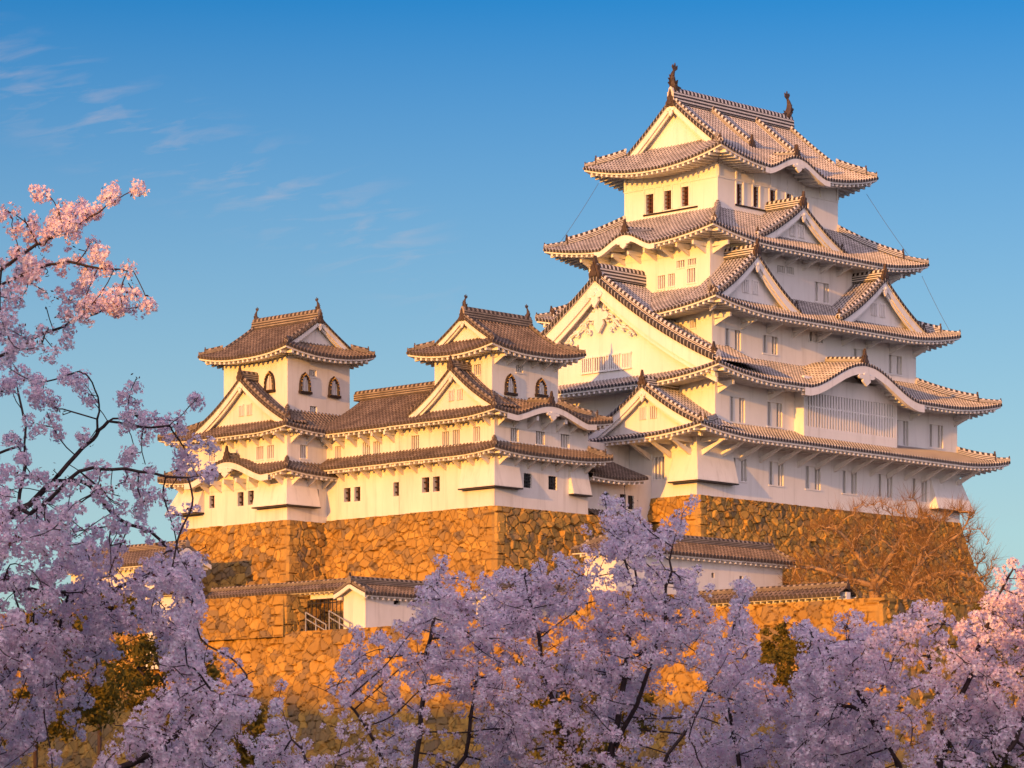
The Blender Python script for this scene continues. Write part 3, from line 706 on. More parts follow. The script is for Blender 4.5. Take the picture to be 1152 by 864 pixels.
# posts, rails and the dark sill of the top floor
mb = MB()
for q in 'SWNE':
    fr, L = S5[q]
    mb.fbox(fr, 0, L, -.05, 0, 45.48, 45.62)
    for s_ in np.linspace(.12, L-.12, 8 if q in 'SN' else 6): mb.fbox(fr, s_-.09, s_+.09, -.07, 0, 45.62, 46.5)
for q, a in (('S', w5s), ('W', w5w)):
    for w in a:
        for s_ in (w[0]-.12, w[1]+.12): mb.fbox(S5[q][0], s_-.06, s_+.06, -.06, 0, w[2], 45.48)
mb.build('timber_rails', M['plaster'], keep)
for q, a in (('S', w5s), ('W', w5w)):
    mb = MB(); mb.fbox(S5[q][0], min(w[0] for w in a)-.2, max(w[1] for w in a)+(.9 if q == 'W' else .2), -.09, 0, min(w[2] for w in a)-.14, min(w[2] for w in a)-.03); mb.build('window_sill', M['darkwood'], keep)
ex = lambda r, a, n=None: (r[0]-a, r[1]+a, r[2]-a, r[3]+(a if n is None else n))
# tier roofs
E1 = ex(T1, 2.7); r1, R1 = skirt(keep, E1, T2, 25.85, 26.95, 2.7, MN, lift=.55)
E2 = ex(T2, 2.4); r2, R2 = skirt(keep, E2, T3, 29.95, 32.0, 2.4, MN, lift=.75, LL=7, bumps={'S': [(15.7-E2[0], 6.9, 2.15)]})
E3 = ex(T3, 2.4, 1.4); r3, R3 = skirt(keep, E3, T4, 34.95, 37.1, 2.4, MN, lift=.75, LL=7)
E4 = ex(T4, 2.1, 2.6); r4, R4 = skirt(keep, E4, T5, 40.35, 43.3, 2.1, MN, lift=.75, LL=7, bumps={'W': [(E4[3]-9.5, 2.9, .95)]})
E5 = ex(T5, 2.15); r5, R5 = irimoya(keep, E5, 'u', 46.45, 51.6, 2.25, 2.15, MN, c=.16, lift=.95, LL=6.5, bumps={'S': [(15.0-E5[0], 3.7, 1.15)]}, k=1.0, sub=(6.6, 11.6), fishk=.80)
# dormer gables
gable(keep, (-.1, 9.5), (0, -1), (1, 0), 11.1, 31.0, 37.75, 5.5, MN, c=.28, wins=0, k=1.25, scroll=True, depth=.92, bk=1.3, pk=1.3)
gable(keep, (-1.8, 3.5), (0, -1), (1, 0), 5.2, 26.45, 29.45, 3.9, MN, c=.3, wins=2, k=.85)
gable(keep, (14.0, 1.9), (1, 0), (0, 1), 4.95, 40.85, 43.7, 3.7, MN, c=.3, wins=2, k=.85)
gable(keep, (14.0, 16.6), (-1, 0), (0, -1), 4.95, 40.85, 43.7, 2.5, MN, c=.3, wins=0, k=.85)
for cu, ww in ((6.8, 4.8), (21.35, 5.2)):
    gable(keep, (cu, .2), (1, 0), (0, 1), ww, 35.6, 39.1, 3.2, MN, c=.3, wins=2, k=.9)
    gable(keep, (cu, 15.9), (-1, 0), (0, -1), ww, 35.6, 39.1, 1.6, MN, c=.3, wins=0, k=.9)
# curved-gable crests
def crest(parent, sd, s_, A, mt, k=1., inner=None):
    mh = MB(); z = sd.ze+A; t = np.linspace(.15, (inner or sd.T*.9), 6); sweep(mh, sd.fr.pt(s_+0*t, t, z+.10*t+.06), .42*k, .42*k); mh.build('crest_ridge', mt['ridge'], parent)
    mo = MB(); ornament(mo, sd.fr.pt(s_, .05, z), sd.fr.e, sd.fr.n, .75*k); mo.build('ridge_end_tile', M['finial'], parent)
    mg = MB(); b_ = sd.fr.pt(s_, -.06, z-.42-.15*A); E3 = np.array([*sd.fr.e, 0]); q = .55*k+.22*A
    mg.prism([b_+E3*(a*q*1.5)+np.array([0, 0, c*q*.75]) for a, c in GEG], None, np.array([*sd.fr.n, 0])*.16); mg.build('pendant', mt['plaster'], parent)
crest(r2, R2['S'], 15.7-E2[0], 2.15, MN, 1., 3.6); crest(r4, R4['W'], E4[3]-9.5, .95, MN, .9, 3.); crest(r5, R5['S'], 15.0-E5[0], 1.15, MN, .8, 2.4)
# lattice bay on the second storey
bay = MB(); fb = Frame((10.55, -.85), (1, 0), (0, 1)); LB = 10.75
bay.fbox(fb, 0, LB, .35, 1.0, 26.6, 30.4); bay.fbox(fb, 0, LB, 0, .35, 26.6, 27.35); bay.fbox(fb, 0, LB, 0, .35, 29.75, 30.9)
bay.fbox(fb, -.02, .22, .01, .9, 26.6, 30.4); bay.fbox(fb, LB-.22, LB+.02, .01, .9, 26.6, 30.4)
bo = bay.build('lattice_bay', [M['plaster']], keep)
bb = MB(); bb.fbox(fb, .22, LB-.22, .30, .345, 27.35, 29.75); bb.build('bay_opening', M['pane_soft'], bo)
bb = MB()
for s_ in np.linspace(.36, LB-.36, 33): bb.fbox(fb, s_-.085, s_+.085, .02, .2, 27.35, 29.75)
bb.fbox(fb, .2, LB-.2, .06, .26, 28.75, 28.87); bb.build('lattice_bars', M['plaster'], bo)
# brackets
fS, fW = sides(T1)['S'], sides(T1)['W']
for s_ in np.linspace(.5, 29.6, 15): bracket(keep, fS[0], s_, 25.72, 2.2, .95, MN)
for s_ in np.linspace(15.2, 19.0, 3): bracket(keep, fW[0], s_, 25.72, 2.2, .95, MN)
for r, zz, n_ in ((T4, 40.15, 11), (T3, 34.75, 9), (T2, 29.75, 6)):
    f_ = sides(r)
    for s_ in np.linspace(.35, f_['S'][1]-.35, n_): 
        if r is T2 and 7 < s_ < 21: continue
        bracket(keep, f_['S'][0], s_, zz, 1.4, .5, MN, .17)
    if r is T4:
        for s_ in np.linspace(.5, f_['W'][1]-.4, 8): bracket(keep, f_['W'][0], s_, zz, 1.4, .5, MN, .17)
# stone-drop hoods at the corners, row of big pediment windows, eaves cables
chute(keep, fS[0], 0, 3.7, 22.75, 25.0, .60, MN, 1, 0); chute(keep, fW[0], 17.4, 19.5, 22.75, 25.0, .60, MN, 0, 1); chute(keep, fS[0], 26.4, 30.1, 22.6, 25.0, .75, MN, 0, 1)
fP = Frame((.80, 0), (0, -1), (1, 0))
for a, b in ((-11.4, -10.45), (-10.2, -9.1), (-8.8, -7.9), (-7.55, -6.8)):
    mb = MB(); mb.fbox(fP, a, b, -.03, .05, 31.3, 32.2); wo_ = mb.build('window', M['pane_soft'], keep)
    mb = MB()
    for q in np.linspace(a, b, 6): mb.fbox(fP, q-.045, q+.045, -.12, 0, 31.25, 32.25)
    mb.fbox(fP, a-.1, b+.1, -.14, 0, 32.22, 32.34); mb.fbox(fP, a-.1, b+.1, -.14, 0, 31.15, 31.27); mb.build('window_bars', M['plaster'], wo_)
for p0, p1 in (((7.0, 15.6, 46.2), (3.6, 16.6, 41.2)), ((23.9, 4.0, 46.2), (27.2, 1.8, 40.9)), ((5.6, 13.2, 40.4), (2.2, 15.4, 35.6)), ((27.4, 1.5, 40.2), (28.8, -.4, 35.5))):
    mb = MB(); t = np.linspace(0, 1, 9); p0, p1 = np.array(p0), np.array(p1)
    mb.tube([p0+(p1-p0)*q-np.array([0, 0, .5*q*(1-q)]) for q in t], .015, 5); mb.build('lightning_cable', M['cable'], keep)

# ------------------------------------------------------------------ small west keep
wk = thing('small_keep', 'small brown tiled castle tower in the middle with its corner towards us', 'castle tower', (-12, 7.5, 20.1), 'small castle towers')
W1, W3 = (-16.7, -7.7, 3.0, 12.0), (-15.45, -9.1, 4.45, 9.85)
storey(wk, W1, 20.1, 26.35, {
    'W': px_w(W1, 'W', [(474.7, 483, 537, 554), (487, 494.7, 536, 553)], 'brown') + px_w(W1, 'W', [(463, 471.3, 490, 506), (497.6, 505, 485.5, 502), (509.3, 517, 483.6, 500.6), (532.5, 540, 480, 496.7)]),
    'S': px_w(W1, 'S', [(589.3, 598, 532.6, 548.8), (617, 626.5, 535.7, 551)], 'grid') + px_w(W1, 'S', [(574.4, 583.5, 481, 496.7), (603, 613, 483.6, 500), (631, 640.6, 487.5, 503.7)])}, MO)
_, SW3 = storey(wk, W3, 26.5, 31.2, {'W': px_w(W3, 'W', [(533.3, 540.6, 410, 421.7)]), 'S': px_w(W3, 'S', [(580.7, 588.5, 411, 419)])}, MO)
katomado(wk, SW3['S'][0], onv(573.5, 440, W3[2])[0]-W3[0], onv(573.5, 442, W3[2])[2], .82, 1.15, MO)
katomado(wk, SW3['S'][0], onv(608, 440, W3[2])[0]-W3[0], onv(608, 444, W3[2])[2], .82, 1.0, MO)
kw = dict(p=.32, raft=.46, rs=.15, fh=.22, hk=.72)
EW1 = (W1[0]-1.2, W1[1]+1.2, W1[2]-1.2, W1[3]); IW1 = (W1[0]+.01, W1[1]-.01, W1[2]+.01, W1[3])
rw1, _ = skirt(wk, EW1, IW1, 23.62, 24.32, 1.2, MO, lift=.28, LL=4, which='SWE', **kw)
IW2 = (W3[0], W3[1], W3[2], W1[3])
EW2 = EW1; rw2, RW2 = skirt(wk, EW2, IW2, 26.08, 27.5, 1.2, MO, lift=.35, LL=4, which='SWE', bumps={'S': [(-12.4-EW2[0], 4.3, .95)]}, **kw)
gable(wk, (-17.35, 6.5), (0, -1), (1, 0), 3.95, 26.65, 29.35, 2.3, MO, p=.32, c=.3, wins=2, k=.68)
crest(rw2, RW2['S'], -12.4-EW2[0], .95, MO, .8, 2.2)
EW3 = ex(W3, 1.35); irimoya(wk, EW3, 'u', 30.5, 33.0, 1.35, 1.35, MO, p=.32, c=.18, lift=.45, LL=4, k=.68, sub=None, fishk=.40)
fS, fW = sides(W1)['S'][0], sides(W1)['W'][0]
for zz in (23.52, 26.15):
    for s_ in np.linspace(.4, 8.6, 7): bracket(wk, fS, s_, zz, .95, .5, MO, .18)
    for s_ in np.linspace(.4, 8.6, 7): bracket(wk, fW, s_, zz, .95, .5, MO, .18)
for s_ in np.linspace(.3, 6.0, 6): bracket(wk, sides(W3)['S'][0], s_, 30.4, 1.0, .45, MO, .16)
chute(wk, fW, 6.1, 9.0, 21.35, 23.3, .45, MO, 0, 1); chute(wk, fS, 0, 2.2, 21.35, 23.3, .45, MO, 1, 0); chute(wk, fS, 7.1, 8.9, 21.35, 23.1, .45, MO)

# ------------------------------------------------------------------ small north-west keep
ik = thing('small_keep', 'small brown tiled castle tower farthest left with bell shaped black framed windows', 'castle tower', (-16, 24, 20), 'small castle towers')
I1, I3 = (-20.37, -9.5, 19.16, 30.3), (-19.45, -13.65, 20.15, 26.8)
storey(ik, I1, 19.9, 26.4, {
    'W': px_w(I1, 'W', [(235.5, 241.3, 557.6, 571.7), (267.3, 274, 553.7, 569.3), (279, 285.5, 552, 567.8)], 'brown') + px_w(I1, 'W', [(288.4, 296.2, 502.4, 517), (300.6, 308, 501, 515.7), (235, 241.5, 508, 519)]),
    'S': px_w(I1, 'S', [(337.9, 345.7, 500.6, 515.7)]) + px_w(I1, 'S', [(352.7, 358.7, 550, 567)], 'dark')}, MO)
_, SI3 = storey(ik, I3, 26.4, 32.2, {'S': px_w(I3, 'S', [(348, 356, 416, 424), (348.8, 356.6, 457, 465)])}, MO)
for x_, y_ in ((342.5, 440.5), (375, 445)): katomado(ik, SI3['S'][0], onv(x_, y_, I3[2])[0]-I3[0], onv(x_, y_, I3[2])[2], .82, 1.2, MO)
katomado(ik, SI3['W'][0], I3[3]-onu(304, 439, I3[0])[1], onu(304, 439, I3[0])[2], .85, 1.2, MO)
EI1 = ex(I1, 1.2); II1 = (I1[0]+.01, I1[1]-.01, I1[2]+.01, I1[3]-.01)
ri1, RI1 = skirt(ik, EI1, II1, 23.15, 23.95, 1.2, MO, lift=.30, LL=4, bumps={'W': [(EI1[3]-24.2, 4.4, 1.2)]}, **kw)
crest(ri1, RI1['W'], EI1[3]-24.2, 1.2, MO, .9, 1.1)
EI2 = EI1; ri2, RI2 = skirt(ik, EI2, I3, 26.1, 27.6, 1.2, MO, lift=.30, LL=4, **kw)
gable(ik, (-21.1, 23.3), (0, -1), (1, 0), 4.9, 26.6, 29.85, 1.9, MO, p=.32, c=.3, wins=2, k=.72)
EI3 = ex(I3, 1.3); irimoya(ik, EI3, 'v', 31.5, 34.1, 1.25, 1.3, MO, p=.32, c=.18, lift=.45, LL=4, k=.7, fishk=.40)
fS, fW = sides(I1)['S'][0], sides(I1)['W'][0]
for zz in (23.05, 26.0):
    for s_ in np.linspace(.4, 3.3, 3): bracket(ik, fS, s_, zz, .95, .5, MO, .18)
    for s_ in np.linspace(.4, 10.8, 9): bracket(ik, fW, s_, zz, .95, .5, MO, .18)
chute(ik, fW, 8.1, 11.14, 20.95, 22.8, .5, MO, 0, 1); chute(ik, fS, 0, 2.6, 20.95, 22.8, .5, MO, 1, 0); chute(ik, fW, 0, 2.5, 21.0, 22.9, .8, MO, 1, 0)

# ------------------------------------------------------------------ galleries between the towers
gal = thing('connecting_gallery', 'long two storey white gallery with brown tiled ridge between the two small towers', 'castle gallery', (-13, 15.5, 20.1))
C1 = (-16.7, -10.0, 12.0, 19.16)
mb = MB(); fr, L = sides(C1)['W']
wl_ = px_w(C1, 'W', [(387, 394.4, 549, 564.6), (398.5, 405.3, 547.7, 563.9), (442.5, 449.2, 542.5, 558)], 'brown') + px_w(C1, 'W', [(377, 383.4, 502, 518), (408, 416, 497.4, 513.6), (420, 427.4, 496.5, 512)])
wall_face(mb, fr, L, 20.1, 26.2, [w[:4] for w in wl_]); mb.build('wall', M['plaster_old'], gal); mb = MB(); fe, Le = sides(C1)['E']; wall_face(mb, fe, Le, 20.1, 26.2, [])
mb.build('wall', M['plaster_old'], gal)
for w in wl_: window(gal, fr, w[:4], MO, w[4])
mr, me = MB(), MB()
sdw = Side(Frame((-17.9, 19.16), (0, -1), (1, 0)), 7.16, 4.55, 26.05, 28.75, 0, 0, .15, 0, 0, 4, [])
roof_side(mr, me, sdw, 1.2, .32, 8, None, .52, .16, .22)
sde = Side(Frame((-8.8, 12.0), (0, 1), (-1, 0)), 7.16, 4.55, 26.05, 28.75, 0, 0, .15, 0, 0, 4, [])
roof_side(mr, me, sde, 1.2, .32, 8, None, .52, .16, .22)
ro = mr.build('roof', MO['tile'], gal); me.build('eave', M['plaster_old'], ro)
mh = MB(); sweep(mh, [(-13.35, q, 28.78) for q in np.linspace(8.5, 19.8, 12)], .5, .62); mh.build('ridge', M['ridge_old'], ro)
mr, me = MB(), MB(); sdl = Side(Frame((-17.9, 19.16), (0, -1), (1, 0)), 7.16, 1.2, 23.6, 24.3, 0, 0, .15, 0, 0, 4, [])
roof_side(mr, me, sdl, 1.2, .32, 4, None, .52, .16, .22); ro = mr.build('roof', MO['tile'], gal); me.build('eave', M['plaster_old'], ro)
for zz in (23.5, 25.75):
    for s_ in np.linspace(.5, 6.7, 6): bracket(gal, fr, s_, zz, .95, .5, MO, .18)

pas = thing('connecting_passage', 'short white passage with low tiled roof tucked between middle tower and main keep', 'castle passage', (-4, 6, 20))
P1 = (-7.7, 0.0, 4.15, 9.5)
wp = px_w(P1, 'S', [(679, 685, 554, 569), (697.5, 704, 556, 571), (706.5, 713, 557.5, 573)], 'grid')
mb = MB(); fr, L = sides(P1)['S']; wall_face(mb, fr, L, 19.2, 23.4, [w[:4] for w in wp]); mb.build('wall', M['plaster_old'], pas)
mb = MB(); mb.box(-7.68, -.02, 6.2, 9.5, 22.0, 25.6); mb.build('upper_wall', M['plaster_old'], pas)
for w in wp: window(pas, fr, w[:4], MO, w[4])
mr, me = MB(), MB(); sdp = Side(Frame((-7.65, 2.6), (1, 0), (0, 1)), 5.6, 3.65, 22.75, 24.4, 0, 0, .1, .1, .25, 3, [])
roof_side(mr, me, sdp, 1.5, .32, 5, None, .52, .16, .22); ro = mr.build('roof', MO['tile'], pas); me.build('eave', M['plaster_old'], ro)
mr, me = MB(), MB(); sdp = Side(Frame((-6.6, 2.2), (1, 0), (0, 1)), 4.6, 1.9, 19.55, 20.6, 0, 0, .1, .1, .2, 3, [])
roof_side(mr, me, sdp, 1.6, .32, 5, None, .52, .16, .22); ro = mr.build('gate_roof', MO['tile'], pas); me.build('eave', M['plaster_old'], ro)

# ------------------------------------------------------------------ stone ramparts
rampart('tall stone base of the main keep with a sharp curved south corner',
        [dict(A=(0, 0), B=(30.1, 0), n=(0, -1), ztop=21.8, zbot=11.3, batter=.20, cA=1, cB=1, size=.62, seed=11),
         dict(A=(0, 14), B=(0, 0), n=(-1, 0), ztop=21.8, zbot=11.3, batter=.20, cA=0, cB=1, size=.74, seed=12),
         dict(A=(30.1, 0), B=(30.1, 20), n=(1, 0), ztop=21.8, zbot=11.3, batter=.20, cA=1, cB=1, size=1.6, res=.3, seed=13)],
        [([(-.1, -.1), (30.2, -.1), (30.2, 19.6), (-.1, 19.6)], 21.76)], (15, 8, 11.4))
rampart('stone base with inner corner under the two small towers and gallery',
        [dict(A=(-16.7, 19.16), B=(-16.7, 3.0), n=(-1, 0), ztop=20.1, zbot=11.3, batter=.22, cA=0, cB=1, size=.72, seed=21),
         dict(A=(-16.7, 3.0), B=(-4, 3.0), n=(0, -1), ztop=20.1, zbot=11.3, batter=.22, cA=1, cB=0, size=.72, seed=22),
         dict(A=(-20.37, 19.16), B=(-16.0, 19.16), n=(0, -1), ztop=19.95, zbot=11.3, batter=.22, cA=1, cB=0, size=.72, seed=23),
         dict(A=(-20.37, 30.3), B=(-20.37, 19.16), n=(-1, 0), ztop=19.95, zbot=11.3, batter=.22, cA=1, cB=1, size=.72, seed=24)],
        [([(-16.8, 2.9), (0, 2.9), (0, 22), (-16.8, 22)], 20.06), ([(-20.4, 19.1), (-9, 19.1), (-9, 30.4), (-20.4, 30.4)], 19.91)], (-14, 15, 11.4))
rampart('long sunlit lower stone rampart behind the blossom with a squared right corner',
        [dict(A=(-30, 42), B=(-30, -38.8), n=(-1, 0), ztop=11.5, zbot=-.5, batter=.20, cA=0, cB=1, size=.82, seed=31, res=.085),
         dict(A=(-30, -38.8), B=(60, -38.8), n=(0, -1), ztop=11.5, zbot=-.5, batter=.20, cA=1, cB=0, size=.82, seed=32, res=.12)],
        [], (-30, 0, 2))
rampart('raised stone bastion at left with a shaded recess on its right side',
        [dict(A=(-30, 40), B=(-30, 8.73), n=(-1, 0), ztop=13.95, zbot=11.2, batter=.12, cA=0, cB=1, size=.76, seed=41),
         dict(A=(-30, 8.73), B=(-26.0, 8.73), n=(0, -1), ztop=13.95, zbot=11.2, batter=.05, cA=1, cB=0, size=.76, seed=42)],
        [([(-30, 8.73), (-24, 8.73), (-24, 40), (-30, 40)], 13.9)], (-28, 20, 11.4))
#%%LOWER
# ------------------------------------------------------------------ low roofed walls and gate buildings on the terrace
def gabled(t, u0, u1, v0, v1, z0, ze, zr, axis, ov, wins={}, mt=MO, p=.32, gk=.5, hip_w=False):
    """small plaster building with a plain gabled roof; returns its root"""
    r = (u0, u1, v0, v1); storey(t, r, z0, ze+.1, wins, mt)
    S = sides((u0-ov, u1+ov, v0-ov, v1+ov)); sl = ('S', 'N') if axis == 'u' else ('W', 'E'); en = ('W', 'E') if axis == 'u' else ('S', 'N')
    mr, me = MB(), MB()
    for q in sl:
        fr, L = S[q]; T = S[en[0]][1]/2
        roof_side(mr, me, Side(fr, L, T, ze, zr, T if hip_w and q == 'S' else 0, T if hip_w and q == 'N' else 0, .15, 0, 0, 4, []), ov, p, 5, None, .5, .14, .2)
    if hip_w:
        fr, L = S['W']; sdh = Side(fr, L, L/2, ze, zr, L/2, L/2, .15, 0, 0, 4, []); roof_side(mr, me, sdh, ov, p, 5, None, .5, .14, .2)
    ro = mr.build('roof', mt['tile'], t); me.build('eave', mt['plaster'], ro)
    if hip_w:
        for q in (0, 1): h_ = MB(); hip(h_, sdh, q, .6); h_.build('hip_ridge', mt['ridge'], ro)
        en = ('E',)
    fr, L = S[sl[0]]; rg = MB(); sweep(rg, fr.pt(np.linspace(T if hip_w else -.05, L+.05, 6), T, np.full(6, zr+.03)), .38, .42); rg.build('ridge', mt['ridge'], ro)
    for q in en:
        fr, L = S[q]; g = MB(); x = np.linspace(-T, T, 15); zz = ze+(zr-ze)*zp(1-np.abs(x)/T, .15)
        g.grid(np.stack([fr.pt(x+T, ov-.01, np.minimum(ze-.2, zz)), fr.pt(x+T, ov-.01, zz-.02)])); g.build('gable_wall', mt['plaster'], t)
        b = MB(); b.grid(np.stack([fr.pt(x+T, 0, zz-.03), fr.pt(x+T, 0, zz-.03-.55*gk), fr.pt(x+T, .14, zz-.03-.55*gk), fr.pt(x+T, ov, zz-.05)])); b.build('bargeboard', mt['plaster'], ro)
        f = MB(); ornament(f, fr.pt(T, .0, zr-.05), fr.e, fr.n, gk); f.build('finial', M['finial'], ro)
        v = MB()
        for sg in (slice(0, 8), slice(7, 15)): sweep(v, fr.pt(x[sg]+T, .16, zz[sg]+.06), .28, .24)
        v.build('verge_ridge', mt['ridge'], ro)
    return ro
gh = thing('gate_house', 'small white gate building with dark tiled roof beside the black iron fence', 'gate house', (-26, 3, 11.5))
gabled(gh, -29.0, -22.0, 2.2, 4.2, 11.4, 13.75, 14.4, 'u', .45, {'S': px_w((-29.0, 0, 2.0, 0), 'S', [(445.5, 452.5, 668.5, 680)], 'brown')})
st = thing('store_house', 'low dark tiled roof right of the gate building, half hidden by blossom', 'store house', (-19, -4, 11.5))
gabled(st, -24.0, -17.5, -5.0, -2.6, 11.4, 13.35, 14.1, 'u', .45)
tu = thing('wall_turret', 'low long white turret with tiled roof in front of the main keep stone base', 'turret', (-16, -12, 11.5))
gabled(tu, -24.2, -8.6, -14.6, -12.0, 13.3, 15.85, 16.75, 'u', .6, hip_w=True, wins= {'S': px_w((-24.2, 0, -14.6, 0), 'S', [(800.5, 803.5, 644.5, 650), (832, 835.5, 648, 655.5)], 'dark')})
rampart('low stone footing under the long white turret', [dict(A=(-24.3, -11.8), B=(-24.3, -14.7), n=(-1, 0), ztop=13.32, zbot=11.3, batter=.1, cA=1, cB=1, seed=61), dict(A=(-24.3, -14.7), B=(-8.5, -14.7), n=(0, -1), ztop=13.32, zbot=11.3, batter=.1, cA=1, cB=1, seed=62)],
        [([(-24.3, -14.7), (-8.5, -14.7), (-8.5, -11.8), (-24.3, -11.8)], 13.29)], (-16, -13, 11.4))
lg = thing('gate_house', 'small tiled gate with dark gable ornament half behind the left blossom', 'gate house', (-28, 24, 14))
gabled(lg, -29.2, -26.4, 21.5, 31.5, 13.6, 16.7, 17.8, 'v', .7, gk=.5)
lw = thing('plaster_wall', 'white plaster wall end standing at left beside the stone bastion', 'plaster wall', (-31, 22, 9))
mb = MB(); mb.hexa([(-31.2, 17.9, 9.5), (-30.2, 17.9, 9.5), (-30.2, 21.0, 9.5), (-31.2, 21.0, 9.5), (-30.9, 18.1, 14.5), (-30.2, 18.1, 14.5), (-30.2, 21.0, 14.5), (-30.9, 21.0, 14.5)]); mb.build('wall', M['plaster_old'], lw)
mr = MB(); sd = Side(Frame((-31.3, 21.2), (0, -1), (1, 0)), 3.5, 1.0, 14.45, 14.95, 0, 0, .1, 0, 0, 3, []); me = MB(); roof_side(mr, me, sd, .3, .3, 3, None, .45, .1, .15); ro = mr.build('roof', MO['tile'], lw); me.build('eave', M['plaster_old'], ro)
def capwall(label, A, B, zb, zt, w=.75, h=.42):
    """low wall under a little tiled roof of its own"""
    A, B = np.array(A, float), np.array(B, float); L = np.linalg.norm(B-A); e = (B-A)/L; n = np.array([-e[1], e[0]])
    t = thing('tile_capped_wall', label, 'capped wall', (*((A+B)/2), zb), 'tile capped parapet walls')
    mb = MB(); mb.fbox(Frame(A, e, n), 0, L, -.18, .18, zb-.1, zt+.1); mb.build('wall', M['plaster_old'], t)
    mr, me = MB(), MB()
    for P, ee, nn in ((A-n*w, e, n), (B+n*w, -e, -n)): roof_side(mr, me, Side(Frame(P, ee, nn), L, w, zt, zt+h, 0, 0, .1, 0, 0, 3, []), .5, .32, 3, None, .45, .09, .14)
    ro = mr.build('roof', MO['tile'], t); me.build('eave', M['plaster_old'], ro)
    mb = MB(); sweep(mb, [(*(A+e*q), zt+h) for q in np.linspace(0, L, 8)], .26, .26); mb.build('ridge', M['ridge_old'], t)
    for q, sg in ((A, -1), (B, 1)): mb = MB(); ornament(mb, np.array([*(q+e*sg*.02), zt+h-.12]), n, -e*sg, .34); mb.build('ridge_end_tile', M['finial'], t)
capwall('long orange tiled parapet roof on top of the left stone bastion', (-27.6, 18.5), (-27.6, 4.8), 13.8, 14.25)
capwall('short tiled parapet along the rampart edge ending at its right corner', (-29.3, -24.0), (-29.3, -36.2), 11.4, 11.85)
# iron fence and steel handrails at the recess
fe = thing('iron_fence', 'thin black iron fence on the terrace beside the gate building', 'fence', (-27.2, 6, 11.5))
fr = Frame((-28.2, 8.5), (0, -1), (1, 0))
for z in (12.05, 13.35): mb = MB(); mb.fbox(fr, 0, 5.6, -.03, .03, z, z+.06); mb.build('rail', M['iron'], fe)
for s_ in np.linspace(.1, 5.5, 15): mb = MB(); mb.fbox(fr, s_-.025, s_+.025, -.02, .02, 11.4, 13.6); mb.build('post', M['iron'], fe)
for i in range(2):
    hr = thing('handrail', ['sloping steel handrail by the steps, nearer the bastion', 'sloping steel handrail by the steps, nearer the gate building'][i], 'handrail', (-29.3, 7-i*2.2, 11.5), 'steel handrails by the steps')
    y0 = 7.4-i*2.2
    mb = MB(); mb.tube([(-29.3, y0, 12.75), (-29.3, y0-1.9, 11.9)], .045, 6); mb.tube([(-29.3, y0, 12.35), (-29.3, y0-1.9, 11.5)], .04, 6); mb.build('rail', M['rail'], hr)
    for q in (0, .5, 1): mb = MB(); mb.tube([(-29.3, y0-1.9*q, 11.35), (-29.3, y0-1.9*q, 12.75-.85*q)], .045, 6); mb.build('post', M['rail'], hr)
rampart('distant low stone wall at the far right edge under pines',
        [dict(A=(14, -56), B=(60, -56), n=(-.7, -.7), ztop=12.5, zbot=2, batter=.2, size=1.0, seed=51, res=.14),], [], (30, -56, 3))

# ------------------------------------------------------------------ trees
def colonize(att, nodes, par, step, kill, infl=3.5, iters=160, jit=.22, seed=1, grav=0.):
    """grow a branch skeleton from given limbs into the attractor points"""
    rg = np.random.default_rng(seed); P = [np.array(p, float) for p in nodes]; par = list(par)
    near = np.full(len(att), -1); nd = np.full(len(att), 1e9); alive = np.ones(len(att), bool); new = list(range(len(P)))
    for it in range(iters):
        if new:
            Q = np.array([P[i] for i in new]); d = np.linalg.norm(att[:, None]-Q[None], axis=2); k = d.argmin(1); dm = d[np.arange(len(att)), k]
            b = dm < nd; nd[b] = dm[b]; near[b] = np.array(new)[k[b]]
        alive &= nd > kill
        if not alive.any(): break
        ai = np.where(alive & (nd < infl))[0]
        if len(ai) == 0: break
        dirs = {}
        for i in ai:
            v = att[i]-P[near[i]]; dirs.setdefault(near[i], np.zeros(3)); dirs[near[i]] += v/(np.linalg.norm(v)+1e-9)
        new = []
        for i, v in dirs.items():
            v = v/(np.linalg.norm(v)+1e-6)+rg.normal(0, jit, 3)+np.array([0, 0, grav]); v /= np.linalg.norm(v)
            P.append(P[i]+v*step); par.append(i); new.append(len(P)-1)
    return np.array(P), np.array(par), near
def limbs(polys, sub=.18):
    """guide limbs: first polyline is the trunk, the others spring from the nearest point built so far"""
    nodes, par = [], []
    for k, pl in enumerate(polys):
        pl = np.array(pl, float)
        if len(pl) > 2:
            q = np.concatenate([[2*pl[0]-pl[1]], pl, [2*pl[-1]-pl[-2]]]); o_ = [pl[0]]
            for i in range(1, len(q)-2):
                for u in (.25, .5, .75, 1.): o_.append(.5*(2*q[i]+(q[i+1]-q[i-1])*u+(2*q[i-1]-5*q[i]+4*q[i+1]-q[i+2])*u*u+(3*q[i]-q[i-1]-3*q[i+1]+q[i+2])*u**3))
            pl = np.array(o_); ln0 = np.linalg.norm(np.diff(pl, axis=0), axis=1).mean(); pl[1:-1] += np.random.default_rng(k).normal(0, .07*ln0, pl[1:-1].shape)
        if k == 0: prev = -1
        else:
            Q = np.array(nodes); prev = int(np.linalg.norm(Q-pl[0], axis=1).argmin())
        for a, b in zip(pl[:-1], pl[1:]):
            n = max(1, int(np.linalg.norm(b-a)/sub))
            for q in range(n):
                nodes.append(a+(b-a)*q/n); par.append(prev); prev = len(nodes)-1
        nodes.append(pl[-1]); par.append(prev)
    return nodes, par
def smooth_skel(P, par, n0, it=3):
    P = P.copy(); kid = np.full(len(P), -1)
    for i in range(len(P)-1, -1, -1):
        if par[i] >= 0: kid[par[i]] = i
    m = np.where((par >= 0) & (kid >= 0) & (np.arange(len(P)) >= n0))[0]
    for _ in range(it): P[m] = .5*P[m]+.25*(P[par[m]]+P[kid[m]])
    return P
